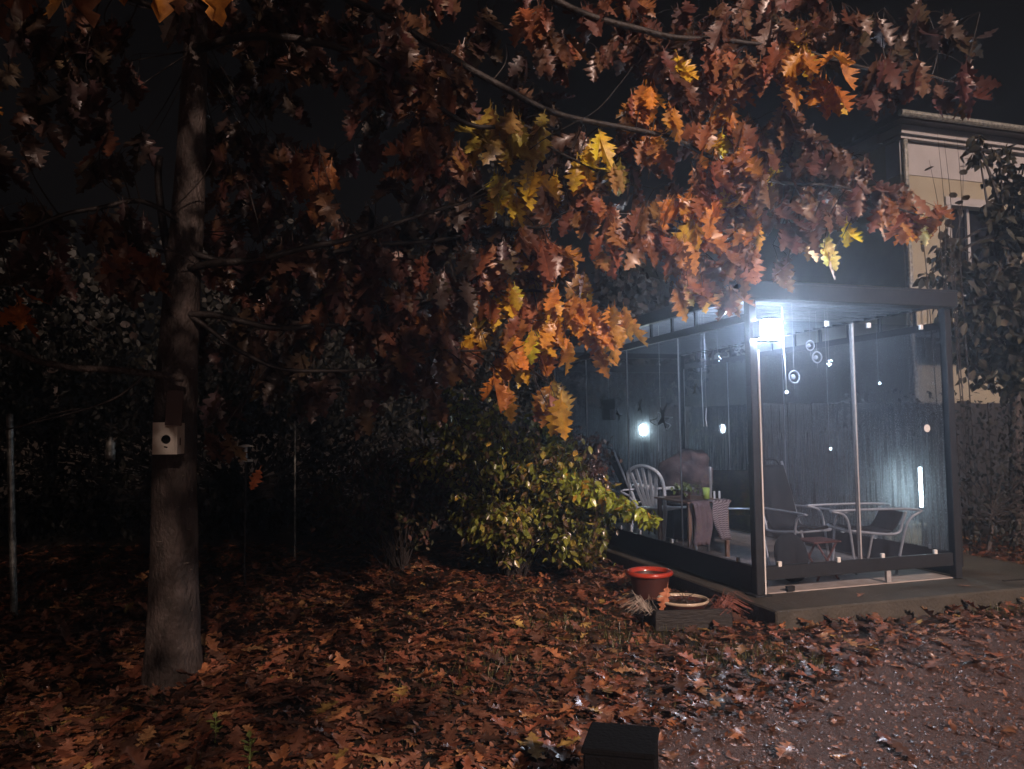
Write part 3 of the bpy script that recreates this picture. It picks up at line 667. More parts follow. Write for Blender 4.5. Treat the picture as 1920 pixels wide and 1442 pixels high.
# ------------------------------------------------------------------ pots and crate left of the slab
g = atz(1219, 1128, 0)
t = thing('glazed_pot', 'empty red glazed clay pot with thick rim beside the pavilion', 'pot', (g.x, g.y, 0.012))
b = MB(); b.lathe([(.001, 0), (.125, 0), (.135, .02), (.172, .215), (.176, .232)], 40); b.lathe([(.150, .225), (.125, .04), (.001, .04)], 40); b.build('body', M['darkglaze'], t, True)
b = MB(); b.lathe([(.173, .216), (.195, .219), (.204, .236), (.198, .252), (.180, .258), (.160, .250), (.151, .226), (.128, .06)], 40); b.build('rim', M['redglaze'], t, True)
c0 = atz(1372, 1182, 0); c1 = atz(1225, 1184, 0)
cx, cyy = (c0.x + c1.x) / 2, (c0.y + c1.y) / 2
ct = thing('planter_tray', 'low dark wooden planter box holding the cream rimmed pot', 'planter', (cx, cyy + .17, .005), R_(4))
hw = (c0.x - c1.x) / 2
for (x0, x1, y0, y1) in ((-hw, hw, -.18, -.155), (-hw, hw, .155, .18), (-hw, -hw + .025, -.1545, .1545), (hw - .025, hw, -.1545, .1545)):
    b = MB(); b.box(x0, x1, y0, y1, 0, .15, bev=.004); b.build('side_board', M['crate'], ct)
b = MB(); b.box(-hw + .027, hw - .027, -.153, .153, .01, .11); b.build('soil', M['soil'], ct)
pc = at(1280, 1124, cyy + .17)
t = thing('cream_pot', 'round pot with a thin cream rim sunk in the dark planter box', 'pot', (pc.x, cyy + .17, .117))
RZ = pc.z - .117
b = MB(); b.lathe([(.001, .0), (.15, 0), (.185, RZ - .008)], 40); b.lathe([(.178, RZ - .008), (.15, .03), (.001, .03)], 40); b.build('body', M['darkglaze'], t, True)
b = MB(); b.lathe([(.186, RZ - .014), (.196, RZ - .006), (.197, RZ + .004), (.190, RZ + .010), (.180, RZ + .006), (.176, RZ - .014)], 44); b.build('rim', M['cream'], t, True)
b = MB(); b.lathe([(.001, RZ - .035), (.172, RZ - .035)], 32); b.build('soil', M['soil'], t)
b = MB(); rr = random.Random(5)
for k in range(14):
    a = rr.random() * 6.28; q = rr.uniform(.02, .14); e = rr.random() * 6.28
    b.tube([(q * math.cos(a), q * math.sin(a), RZ - .03), (q * math.cos(a) + .05 * math.cos(e), q * math.sin(a) + .05 * math.sin(e), RZ + .02), (q * math.cos(a) + .12 * math.cos(e), q * math.sin(a) + .12 * math.sin(e), RZ + rr.uniform(.0, .06))], [.003, .0025, .001], 4)
b.build('stalks', M['bark'], t)['kind'] = 'stuff'
# leaf on the pot rim
def single_leaf(name, label, P, yaw, pitch, roll, size, col, k=1, mm='litterO', cat='leaf', group=None):
    R3 = rotmats(1, np.array([yaw]), np.array([pitch]), np.array([roll]))[0]
    o = link(name, tmesh('single' + mm + str(k), oakT if mm == 'leafO' or k == 4 else flatT, k, M[mm])); mt = Matrix([list(R3[r] * size) for r in range(3)]).to_4x4(); mt.translation = P
    o.matrix_world = mt; o.color = (*col, 1); return tag(o, label, cat, group)
single_leaf('oak_leaf', 'curled salmon brown oak leaf resting on the cream pot rim', Vector((pc.x - .13, pc.y - .10, pc.z + .12)), .35, -.45, .3, .17, (.60, .27, .16), 4)
single_leaf('oak_leaf', 'single orange oak leaf hanging alone on a long twig right of the trunk', at(487, 880, 4.3), .2, .1, .4, .13, (.42, .13, .05), 3, 'leafO')
for (dx, lb, sgn) in ((-.30, 'wispy pale dry grass tuft spilling over the left end of the planter box', -1), (.22, 'dry red stalks sticking out of the right end of the planter box', 1)):
    b = MB(); rr = random.Random(3 + sgn)
    for k in range(46):
        a = rr.gauss(0, .8) + (math.pi if sgn < 0 else 0); L = rr.uniform(.10, .24); x, y = rr.gauss(0, .03), rr.gauss(0, .06)
        d = Vector((math.cos(a), math.sin(a), 0)); h = rr.uniform(.5, 1.2)
        b.tube([Vector((x, y, 0)), Vector((x, y, 0)) + d * L * .4 + Vector((0, 0, L * .55 * h)), Vector((x, y, 0)) + d * L + Vector((0, 0, L * .35 * h - .03))], [.0018, .0014, .0007], 3)
    o = b.build('dry_grass', mat('dry_stalk' + str(sgn), (.42, .36, .30) if sgn < 0 else (.30, .10, .07), None, .6)); o.location = (cx + dx, cyy + .12, .12); tag(o, lb, 'plant'); o['kind'] = 'stuff'

# ------------------------------------------------------------------ black block in the foreground
g = at(1167, 1392, 2.72)
t = thing('black_block', 'black square block post standing at the bottom edge on the gravel', 'block', (g.x, 2.74, 0), R_(-14))
b = MB(); b.box(-.118, .118, -.118, .118, .0, g.z - .012, bev=.006); b.build('body', M['block'], t)
b = MB(); b.box(-.124, .124, -.124, .124, g.z - .010, g.z + .010, bev=.005); b.build('top', M['block'], t)
# small planter at the right frame edge on the slab
g = atz(1925, 1128, 0)
t = thing('small_trough', 'small dark wooden trough at the right edge beside the slab', 'planter', (g.x + .2, g.y + .12, 0), TH)
b = MB(); b.box(-.28, .28, -.1, .1, 0, .13, bev=.006); b.build('body', M['crate'], t); b = MB(); b.box(-.29, .29, -.11, -.08, .132, .15); b.box(-.29, .29, .08, .11, .132, .15); b.build('rim', M['crate'], t)

# ------------------------------------------------------------------ poles and feeders
def pole(name, label, cat, px0, pyb, pyt, rad, m, lean=0, group=None):
    g = atz(px0, pyb, 0); top = at(px0 - lean, pyt, g.y)
    b = MB(); n = 12; b.tube([Vector((g.x, g.y, -.03)).lerp(top, k / n) for k in range(n + 1)], rad, 12); o = b.build(name, m, None, True)
    return tag(o, label, cat, group)
pole('fence_post', 'tall weathered metal post at the far left edge of the garden', 'post', 27, 1152, 776, .027, M['galv'], 9)
pole('thin_pole', 'thin dark metal pole standing in the dark right of the trunk', 'post', 553, 1050, 790, .012, M['galv'])
g = Vector((at(460, 900, 7.5).x, 7.5, 0))
t = thing('bird_feeder', 'small bird feeder with round roof on a thin stake right of the trunk', 'feeder', (g.x, g.y, 0))
zt = at(458, 836, g.y).z
b = MB(); b.tube([(0, 0, -.02), (0, 0, zt - .16)], .010, 8); b.build('stake', M['twig'], t)
b = MB(); b.lathe([(.001, zt - .158), (.07, zt - .155), (.07, zt - .135), (.001, zt - .135)], 20); b.build('tray', M['boxcream'], t)
b = MB(); b.tube([(0, 0, zt - .134), (0, 0, zt - .012)], .018, 10); b.build('seed_tube', M['alu'], t)
b = MB(); b.lathe([(.001, zt - .011), (.085, zt - .008), (.03, zt + .012), (.001, zt + .016)], 20); b.build('roof', M['boxcream'], t)
p = at(207, 832, 5.6)
t = thing('hanging_bottle', 'pale bottle hanging in the dark left of the tree trunk', 'bottle', p)
b = MB(); b.lathe([(.001, -.12), (.034, -.12), (.036, -.045), (.028, -.035), (.034, -.02), (.030, .01), (.012, .03), (.012, .05), (.001, .05)], 16); b.build('body', M['galv'], t, True)
b = MB(); b.tube([(0, 0, .05), (0, 0, .46)], .0025, 5); b.build('string', M['twig'], t)

# ------------------------------------------------------------------ house behind the pavilion
K = at(1696, 500, 12.6); HM = Matrix.Translation((K.x, K.y, 0)) @ Matrix.Rotation(TH, 4, 'Z')
ZT = at(1692, 226, 12.6).z
hs = thing('house', 'pale beige rendered house with white cornice behind the pavilion', 'house', (K.x, K.y, 0), TH)
# front wall with real openings
def wall_with_holes(x0, x1, z0, z1, holes, y0, y1):
    b = MB(); xs_ = sorted({x0, x1, *[h[0] for h in holes], *[h[1] for h in holes]}); zs_ = sorted({z0, z1, *[h[2] for h in holes], *[h[3] for h in holes]})
    def solid(a, c, d, e):
        mx, mz = (a + c) / 2, (d + e) / 2
        return not any(h[0] < mx < h[1] and h[2] < mz < h[3] for h in holes)
    for a, c in zip(xs_, xs_[1:]):
        z_run = None
        for d, e in list(zip(zs_, zs_[1:])) + [(None, None)]:
            ok = d is not None and solid(a, c, d, e)
            if ok: z_run = (z_run[0], e) if z_run else (d, e)
            elif z_run: b.box(a, c, y0, y1, *z_run); z_run = None
    return b
UW = (1.02, 2.05, 3.7, 5.25); LW = (0.5, 1.9, 1.9, 2.75); UW2 = (3.6, 4.7, 3.7, 5.25); LW2 = (3.4, 4.6, 1.0, 2.75)
holes = [UW, UW2, LW2]
wall_with_holes(0, 8, -.05, ZT - .92, [h for h in holes if h[3] < ZT - .92], 0, .3).build('wall', M['facade'], hs) if ZT - .92 > 5.3 else wall_with_holes(0, 8, -.05, ZT - .92, [(h[0], h[1], h[2], min(h[3], ZT - .9201)) for h in holes], 0, .3).build('wall', M['facade'], hs)
b = MB(); b.box(-.012, 8.01, -.012, .3, ZT - .918, ZT - .28); b.build('white_band', M['facadew'], hs)
b = MB(); b.box(-.10, 8.1, -.16, .3, ZT - .278, ZT - .13); b.box(-.06, 8.1, -.10, .3, ZT - .34, ZT - .280); b.build('cornice', M['facadew'], hs)
b = MB(); b.box(-.0, .3, .302, 12, -.05, ZT - .30); b.build('side_wall', M['facade'], hs)
b = MB(); b.box(-.16, -.0, .302, 12, ZT - .298, ZT - .13); b.build('side_cornice', M['facadew'], hs)
b = MB(); b.add([(-.3, -.35, ZT - .128), (8.4, -.35, ZT - .128), (8.4, 12.3, ZT - .128), (-.3, 12.3, ZT - .128), (-.3, -.35, ZT), (8.4, -.35, ZT), (8.4, 12.3, ZT), (-.3, 12.3, ZT), (4.2, 3.5, ZT + 1.5), (4.2, 8.5, ZT + 1.5)],
    [(0, 3, 2, 1), (0, 1, 5, 4), (1, 2, 6, 5), (2, 3, 7, 6), (3, 0, 4, 7), (4, 5, 8), (5, 6, 9, 8), (6, 7, 9), (7, 4, 8, 9)])
b.build('roof', M['roof'], hs)
b = MB(); b.tube([(-.35, -.40, ZT - .06), (8.5, -.40, ZT - .06)], .055, 10); b.build('gutter', M['galv'], hs)
for (x0, x1, z0, z1) in holes:
    z1 = min(z1, ZT - .93)
    wn = MB(); wn.box(x0 - .11, x1 + .11, -.03, .0, z1 + .002, z1 + .14); wn.box(x0 - .09, x0 - .002, -.025, .0, z0, z1); wn.box(x1 + .002, x1 + .09, -.025, .0, z0, z1); wn.box(x0 - .12, x1 + .12, -.07, .0, z0 - .08, z0 - .002)
    wo = wn.build('window', M['facadew'], hs)
    b = MB(); b.box(x0 + .002, x1 - .002, .16, .17, z0 + .002, z1 - .002); b.build('glass', M['dkglass'], wo)
    b = MB(); xm = (x0 + x1) / 2
    b.box(xm - .03, xm + .03, .11, .158, z0 + .003, z1 - .003); b.box(x0 + .003, x0 + .05, .11, .158, z0 + .003, z1 - .003); b.box(x1 - .05, x1 - .003, .11, .158, z0 + .003, z1 - .003); b.build('frame', M['facadew'], wo)
bl = MB(); bl.box(.05, 3.0, -1.0, -.002, 2.95, 3.08); bl.build('balcony_floor', M['facadew'], hs)
b = MB(); b.box(.05, 3.0, -1.0, -.96, 3.95, 4.0); rl_ = b.build('balcony_rail', M['twig'], hs)
b = MB()
for k in range(24):
    x = .08 + k * .125
    b.box(x, x + .03, -.99, -.97, 3.082, 3.948)
o = b.build('baluster', M['twig'], rl_)
b = MB(); b.tube([(.05, -.07, 0), (.05, -.07, ZT - .35)], .045, 10); b.build('downpipe', M['galv'], hs)

# dark board fence across the back of the garden
f0 = L2W(-1.6, 0, 0)
ft = thing('board_fence', 'tall dark board fence running behind the pavilion', 'fence', (f0.x, f0.y, 0), TH + R_(0))
def fv(u): return 5.75 if u < 4.4 else 4.15
ZF = 1.5 + (796 - 752) * 11.0 / FOC
bme = None
for k in range(104):
    if bme is None:
        b = MB(); b.box(.003, .137, -.012, .012, .05, ZF, bev=.004); o = b.build('board', M['fence'], ft); bme = o.data
    else: o = link('board', bme, ft)
    o.location = (k * .14, fv(k * .14 + .07) + 0.004 * (k % 3), -.02 * ((k * 7) % 3) / 2)
for k in range(7):
    q_ = fv(k * 2.1 + .01); b = MB(); b.box(k * 2.1 - .05, k * 2.1 + .05, q_ + .052, q_ + .14, -.05, ZF + .03); b.build('post', M['fence'], ft)
for x0, x1 in ((0, 4.4), (4.41, 14.5)):
    b = MB(); q_ = fv(x0 + .01); b.box(x0, x1, q_ + .021, q_ + .05, .4, .5); b.box(x0, x1, q_ + .021, q_ + .05, ZF - .4, ZF - .3); b.build('rail', M['fence'], ft)
b = MB(); b.box(4.385, 4.405, 4.17, 5.72, .03, ZF - .02); b.build('return_panel', M['fence'], ft)

# ------------------------------------------------------------------ oak tree
oak = thing('oak_tree', 'big red oak with autumn leaves spreading over the garden from the left', 'tree', (0, 0, 0))
tp = [(325, 1296, 57), (325, 1262, 51), (326, 1200, 46), (326, 1100, 42.5), (327, 1000, 40.5), (327, 900, 38.5), (329, 800, 37.5), (332, 700, 37), (338, 600, 34), (345, 500, 31), (352, 400, 29), (358, 300, 26.5), (362, 200, 24), (366, 100, 21.5), (369, -40, 20), (374, -260, 17), (380, -600, 13), (388, -1000, 8)]
TY = atz(325, 1288, 0).y
path = [at(x, y, TY + .14) for x, y, r in tp]; rad = [r * (TY + .14) / FOC for x, y, r in tp]; path[0].z = -.06
PP, RR = [], []
for i in range(len(path) - 1):
    for k in range(8):
        PP.append(path[i].lerp(path[i + 1], k / 8)); RR.append(rad[i] + (rad[i + 1] - rad[i]) * k / 8)
b = MB(); b.tube(PP, RR, 48)
for i, v in enumerate(b.v):
    v = Vector(v); c = PP[min(i // 48, len(PP) - 1)]; d = (v - c)
    kk = 1 + .05 * noise.noise(Vector((v.x * 14, v.y * 14, v.z * 2.2))) + .03 * noise.noise(v * 40) + (.10 * max(0, .35 - v.z) * noise.noise(Vector((d.x * 12, d.y * 12, 1))) * 4)
    b.v[i] = tuple(c + d * kk)
trunk_ = b.build('trunk', M['bark'], oak, True)
def bark_mark(px, py, w_, h_):
    i = min(range(len(PP)), key=lambda k: abs(PP[k].z - at(px, py, TY + .14).z)); c_ = PP[i]; R0 = RR[i]; p = at(px, py, c_.y - R0 * .9); dx = max(-.92, min(.92, (p.x - c_.x) / R0))
    m_ = MB(); m_.tube([(c_.x + dx * R0 - w_, c_.y - R0 * 1.035 * math.sqrt(1 - dx * dx), p.z - h_ * .4), (c_.x + dx * R0, c_.y - R0 * 1.045 * math.sqrt(1 - dx * dx), p.z), (c_.x + dx * R0 + w_, c_.y - R0 * 1.035 * math.sqrt(1 - dx * dx), p.z + h_ * .4)], [.001, h_, .001], 6)
    m_.build('bark_scar', M['scar'], trunk_, True)
for a_ in ((346, 995, .016, .004), (344, 1058, .020, .006), (340, 892, .009, .004), (300, 1015, .020, .003), (352, 1072, .010, .004), (347, 955, .008, .004), (352, 690, .012, .005), (334, 950, .006, .003), (350, 1150, .006, .003), (318, 1120, .008, .003), (357, 940, .006, .003)): bark_mark(*a_)
BR = [
 ([(345, 712, 4.55), (300, 706, 4.5), (230, 692, 4.45), (150, 690, 4.4), (80, 676, 4.3), (0, 652, 4.2), (-120, 640, 4.1)], .030, .022),
 ([(272, 702, 4.5), (215, 745, 4.45), (150, 772, 4.4), (70, 790, 4.3), (0, 808, 4.2)], .012, .005),
 ([(150, 768, 4.4), (90, 778, 4.3), (30, 800, 4.2)], .007, .004),
 ([(352, 500, 4.7), (430, 492, 4.6), (520, 478, 4.6), (640, 452, 4.6), (740, 420, 4.7), (860, 385, 4.8), (930, 360, 4.9)], .034, .010),
 ([(366, 90, 4.7), (480, 70, 4.5), (620, 90, 4.5), (760, 150, 4.6), (880, 232, 4.7), (985, 240, 4.8), (1040, 282, 4.9), (1120, 320, 5.0)], .038, .009),
 ([(374, -200, 4.7), (700, -110, 4.6), (1000, -20, 4.7), (1200, 60, 4.8), (1400, 80, 4.8), (1600, 120, 4.9), (1800, 150, 5.0)], .045, .010),
 ([(372, -120, 4.7), (620, -20, 4.7), (850, 110, 4.8), (1060, 220, 4.9), (1250, 260, 5.0), (1420, 335, 5.1), (1560, 350, 5.1), (1720, 400, 5.2)], .042, .009),
 ([(340, 590, 4.7), (430, 600, 4.7), (560, 610, 4.8), (700, 600, 5.0), (840, 560, 5.2), (960, 540, 5.3), (1080, 560, 5.4), (1170, 610, 5.5)], .030, .008),
 ([(350, 470, 4.7), (480, 500, 4.8), (620, 470, 4.9), (800, 455, 5.0), (930, 430, 5.1), (1010, 428, 5.2), (1080, 400, 5.2), (1180, 400, 5.2), (1300, 420, 5.1)], .030, .008),
 ([(345, 430, 4.7), (260, 380, 4.5), (150, 400, 4.3), (40, 430, 4.2), (-80, 440, 4.0)], .026, .010),
 ([(362, 60, 4.7), (280, 10, 4.5), (150, -30, 4.3), (0, -10, 4.2)], .028, .012),
 ([(352, 590, 4.7), (450, 660, 4.7), (560, 690, 4.8), (700, 690, 4.9), (820, 660, 5.1), (930, 660, 5.3), (1010, 700, 5.4)], .022, .006),
 ([(300, 300, 4.9), (300, 400, 4.85), (318, 500, 4.8), (335, 600, 4.75)], .030, .045),
 ([(870, 380, 4.8), (1040, 250, 4.7), (1130, 200, 4.7), (1180, 120, 4.7)], .006, .003),
 ([(865, 400, 5.0), (866, 480, 5.0), (868, 560, 5.0)], .004, .002),
]
bpaths = []
for pts, r0, r1 in BR:
    P = smooth_path([at(*p) for p in pts], 6); n = len(P)
    P = [p + Vector((noise.noise(p * 3), noise.noise(p * 3 + Vector((9, 0, 0))), noise.noise(p * 3 + Vector((0, 9, 0))))) * .03 for p in P]
    b = MB(); b.tube(P, [.75 * (r0 + (r1 - r0) * k / (n - 1)) for k in range(n)], 8); b.build('branch', M['bark'] if pts[0][1] == 712 else M['twig'], oak, True); bpaths.append(P)
allb = np.array([tuple(p) for P in bpaths[3:12] for p in P])

TINT = dict(O=(.60, .28, .05), Y=(.78, .52, .05), B=(.24, .12, .06), R=(.31, .13, .06), G=(.38, .30, .08), D=(.14, .07, .05), K=(.08, .055, .045), P=(.72, .55, .26))  # autumn leaf colours; the darkest stand in for dim light
CL = [ # px, py, radius px, depth, tints darkened where dim and brightened where lit
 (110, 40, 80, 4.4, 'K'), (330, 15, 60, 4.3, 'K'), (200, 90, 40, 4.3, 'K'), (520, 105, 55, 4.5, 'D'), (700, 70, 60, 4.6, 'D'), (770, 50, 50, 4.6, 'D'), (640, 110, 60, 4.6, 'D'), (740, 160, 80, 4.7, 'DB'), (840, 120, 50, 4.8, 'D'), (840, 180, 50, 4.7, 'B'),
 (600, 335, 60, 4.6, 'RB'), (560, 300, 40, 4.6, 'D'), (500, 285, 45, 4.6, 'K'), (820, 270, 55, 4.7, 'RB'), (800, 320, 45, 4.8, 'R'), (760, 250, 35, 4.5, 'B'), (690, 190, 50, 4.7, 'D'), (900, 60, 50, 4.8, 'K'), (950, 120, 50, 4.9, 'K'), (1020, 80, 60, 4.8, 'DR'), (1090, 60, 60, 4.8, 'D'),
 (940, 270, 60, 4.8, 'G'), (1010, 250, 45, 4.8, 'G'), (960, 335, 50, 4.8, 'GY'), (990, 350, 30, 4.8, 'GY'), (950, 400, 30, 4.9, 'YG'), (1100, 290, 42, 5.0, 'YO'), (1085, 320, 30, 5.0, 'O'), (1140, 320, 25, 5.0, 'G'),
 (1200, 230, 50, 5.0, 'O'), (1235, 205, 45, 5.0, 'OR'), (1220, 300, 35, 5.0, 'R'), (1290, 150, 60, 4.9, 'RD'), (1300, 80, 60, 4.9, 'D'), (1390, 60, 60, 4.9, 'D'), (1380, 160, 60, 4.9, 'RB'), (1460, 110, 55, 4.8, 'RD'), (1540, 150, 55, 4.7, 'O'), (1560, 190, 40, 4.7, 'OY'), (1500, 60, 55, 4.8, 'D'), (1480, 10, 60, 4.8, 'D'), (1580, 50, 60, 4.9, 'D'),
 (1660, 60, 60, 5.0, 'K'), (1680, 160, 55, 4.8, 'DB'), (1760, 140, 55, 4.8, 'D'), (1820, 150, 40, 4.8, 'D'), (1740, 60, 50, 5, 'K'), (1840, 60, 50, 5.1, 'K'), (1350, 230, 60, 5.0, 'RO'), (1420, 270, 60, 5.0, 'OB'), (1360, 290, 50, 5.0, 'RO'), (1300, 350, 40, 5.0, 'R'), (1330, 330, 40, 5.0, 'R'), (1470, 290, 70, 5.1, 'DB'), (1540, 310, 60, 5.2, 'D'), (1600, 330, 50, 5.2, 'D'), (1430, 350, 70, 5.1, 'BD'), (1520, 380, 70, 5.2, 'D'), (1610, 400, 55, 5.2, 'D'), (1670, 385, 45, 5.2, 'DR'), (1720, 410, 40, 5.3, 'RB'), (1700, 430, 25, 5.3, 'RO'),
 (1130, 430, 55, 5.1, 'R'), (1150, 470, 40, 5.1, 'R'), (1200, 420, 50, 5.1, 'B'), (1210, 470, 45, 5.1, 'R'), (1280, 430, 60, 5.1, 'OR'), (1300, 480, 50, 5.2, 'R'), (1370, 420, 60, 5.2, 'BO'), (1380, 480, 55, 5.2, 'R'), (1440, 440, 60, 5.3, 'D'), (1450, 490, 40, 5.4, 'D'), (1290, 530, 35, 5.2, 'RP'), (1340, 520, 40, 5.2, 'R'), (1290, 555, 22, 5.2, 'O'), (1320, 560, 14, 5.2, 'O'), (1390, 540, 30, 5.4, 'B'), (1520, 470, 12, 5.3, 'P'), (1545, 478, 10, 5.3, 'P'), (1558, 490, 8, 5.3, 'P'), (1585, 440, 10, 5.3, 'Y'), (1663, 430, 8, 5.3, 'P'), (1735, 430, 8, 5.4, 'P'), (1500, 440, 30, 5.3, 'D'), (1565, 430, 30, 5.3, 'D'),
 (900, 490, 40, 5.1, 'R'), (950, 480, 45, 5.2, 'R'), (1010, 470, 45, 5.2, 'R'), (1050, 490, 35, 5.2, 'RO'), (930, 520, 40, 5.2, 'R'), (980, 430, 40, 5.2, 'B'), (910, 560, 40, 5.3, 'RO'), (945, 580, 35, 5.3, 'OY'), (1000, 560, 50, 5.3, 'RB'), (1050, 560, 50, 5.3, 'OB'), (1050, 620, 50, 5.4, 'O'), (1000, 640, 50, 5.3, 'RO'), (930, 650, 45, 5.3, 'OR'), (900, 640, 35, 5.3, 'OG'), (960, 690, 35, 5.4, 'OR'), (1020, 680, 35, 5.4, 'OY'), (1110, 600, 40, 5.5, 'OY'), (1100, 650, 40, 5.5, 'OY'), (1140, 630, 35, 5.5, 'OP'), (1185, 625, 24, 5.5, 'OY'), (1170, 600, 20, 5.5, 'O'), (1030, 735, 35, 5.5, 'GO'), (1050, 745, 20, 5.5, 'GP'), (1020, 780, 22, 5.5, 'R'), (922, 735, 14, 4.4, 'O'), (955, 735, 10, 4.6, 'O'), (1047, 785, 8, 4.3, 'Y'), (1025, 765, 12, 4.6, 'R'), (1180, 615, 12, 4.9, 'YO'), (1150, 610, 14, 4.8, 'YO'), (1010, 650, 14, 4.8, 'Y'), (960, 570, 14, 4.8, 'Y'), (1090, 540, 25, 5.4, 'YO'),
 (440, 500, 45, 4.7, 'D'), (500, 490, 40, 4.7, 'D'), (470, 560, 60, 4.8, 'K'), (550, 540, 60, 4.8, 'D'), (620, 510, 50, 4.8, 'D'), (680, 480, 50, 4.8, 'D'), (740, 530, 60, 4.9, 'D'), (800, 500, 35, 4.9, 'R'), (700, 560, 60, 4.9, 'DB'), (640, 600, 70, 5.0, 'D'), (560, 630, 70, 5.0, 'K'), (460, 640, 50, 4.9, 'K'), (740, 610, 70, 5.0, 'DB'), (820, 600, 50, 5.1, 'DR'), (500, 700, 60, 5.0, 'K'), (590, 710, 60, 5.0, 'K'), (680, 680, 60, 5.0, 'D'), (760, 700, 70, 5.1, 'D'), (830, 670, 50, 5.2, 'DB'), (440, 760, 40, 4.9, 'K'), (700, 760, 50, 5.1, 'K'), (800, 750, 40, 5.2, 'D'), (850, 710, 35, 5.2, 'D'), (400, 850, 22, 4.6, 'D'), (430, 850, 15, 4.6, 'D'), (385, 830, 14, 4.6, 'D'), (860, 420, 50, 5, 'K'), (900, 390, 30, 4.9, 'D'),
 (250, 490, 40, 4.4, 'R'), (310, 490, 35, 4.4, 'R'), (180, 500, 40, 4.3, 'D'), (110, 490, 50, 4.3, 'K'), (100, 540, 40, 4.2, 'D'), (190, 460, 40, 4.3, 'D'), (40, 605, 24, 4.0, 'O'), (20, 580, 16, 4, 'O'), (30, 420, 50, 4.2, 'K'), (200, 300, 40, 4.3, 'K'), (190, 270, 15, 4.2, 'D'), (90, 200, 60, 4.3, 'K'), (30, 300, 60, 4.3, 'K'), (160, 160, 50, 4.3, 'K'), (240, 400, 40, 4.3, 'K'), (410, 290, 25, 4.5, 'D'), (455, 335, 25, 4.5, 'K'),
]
P_, Y_, X_, RO_, S_, T_ = [], [], [], [], [], []
twigs = MB()
rr = random.Random(21)
for _ in range(95):
    x_, y_ = rr.uniform(390, 1060), rr.uniform(0, 800)
    if x_ > 840 and y_ > 560 or (x_ < 560 and y_ > 700) or y_ > 690: continue
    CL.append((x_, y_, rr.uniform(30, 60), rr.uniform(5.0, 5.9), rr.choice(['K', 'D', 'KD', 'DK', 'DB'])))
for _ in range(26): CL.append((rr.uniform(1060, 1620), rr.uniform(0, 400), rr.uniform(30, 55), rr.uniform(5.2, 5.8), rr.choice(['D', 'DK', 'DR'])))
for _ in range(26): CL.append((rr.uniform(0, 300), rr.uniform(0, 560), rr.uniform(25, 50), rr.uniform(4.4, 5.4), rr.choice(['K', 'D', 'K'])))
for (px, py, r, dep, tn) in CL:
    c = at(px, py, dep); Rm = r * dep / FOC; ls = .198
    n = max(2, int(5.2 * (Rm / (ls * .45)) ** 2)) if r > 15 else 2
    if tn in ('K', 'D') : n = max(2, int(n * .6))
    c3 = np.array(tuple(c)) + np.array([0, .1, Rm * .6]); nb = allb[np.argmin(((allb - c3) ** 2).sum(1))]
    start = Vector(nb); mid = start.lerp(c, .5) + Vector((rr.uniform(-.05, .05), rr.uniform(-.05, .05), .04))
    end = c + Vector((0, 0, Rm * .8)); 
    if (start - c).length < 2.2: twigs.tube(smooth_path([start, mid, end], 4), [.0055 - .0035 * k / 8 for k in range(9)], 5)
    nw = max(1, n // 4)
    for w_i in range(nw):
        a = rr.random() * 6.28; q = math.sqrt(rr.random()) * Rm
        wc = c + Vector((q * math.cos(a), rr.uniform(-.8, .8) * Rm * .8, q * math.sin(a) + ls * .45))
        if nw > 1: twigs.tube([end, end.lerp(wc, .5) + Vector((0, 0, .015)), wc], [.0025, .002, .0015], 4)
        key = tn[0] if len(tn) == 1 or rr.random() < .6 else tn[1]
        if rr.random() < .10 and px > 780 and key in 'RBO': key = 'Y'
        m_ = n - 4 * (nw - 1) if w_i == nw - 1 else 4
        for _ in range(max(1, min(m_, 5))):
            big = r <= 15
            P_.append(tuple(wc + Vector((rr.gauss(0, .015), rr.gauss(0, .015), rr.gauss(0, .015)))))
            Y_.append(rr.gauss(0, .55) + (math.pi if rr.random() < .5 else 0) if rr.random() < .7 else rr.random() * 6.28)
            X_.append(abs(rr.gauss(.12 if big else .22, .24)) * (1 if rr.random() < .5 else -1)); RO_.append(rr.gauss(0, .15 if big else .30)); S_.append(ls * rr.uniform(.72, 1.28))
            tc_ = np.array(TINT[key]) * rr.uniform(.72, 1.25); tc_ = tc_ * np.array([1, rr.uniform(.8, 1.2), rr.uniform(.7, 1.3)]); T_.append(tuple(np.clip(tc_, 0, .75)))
# unseen oak foliage added above and behind, shaped to shade the left ground
n_near = len(P_)
kk = 0
while kk < 17000:
    th = rr.random() * 6.28; q = math.sqrt(rr.random()) * 8.0; z = rr.uniform(3.1, 6.8); x, y = -2.9 + q * math.cos(th), .8 + q * math.sin(th)
    if z < 4.9 and (math.hypot(x, y) < .8): continue
    if not ((y < 1.0 and x < 2.0 + .1 * math.sin(y * 3)) or (y < 2.6 and x < .7) or x < -.6) or noise.noise(Vector((x * .7, y * .7, z * .7))) < (-.32 if x < .6 else -.2): continue
    u_, v_ = proj((x, y, z))
    if y > .3 and -60 < u_ < 1980 and v_ > -60: continue
    kk += 1
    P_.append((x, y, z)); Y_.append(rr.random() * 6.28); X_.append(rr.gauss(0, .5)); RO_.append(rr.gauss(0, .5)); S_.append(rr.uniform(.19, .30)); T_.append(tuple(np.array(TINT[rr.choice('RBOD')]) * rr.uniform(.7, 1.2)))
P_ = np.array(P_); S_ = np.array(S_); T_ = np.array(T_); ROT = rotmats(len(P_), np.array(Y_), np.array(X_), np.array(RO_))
far_ = np.arange(len(P_)) >= n_near
mass('shade_foliage', oakST, P_[far_], ROT[far_], S_[far_], T_[far_], M['leafV'], oak)
P_, S_, T_, ROT = P_[~far_], S_[~far_], T_[~far_], ROT[~far_]
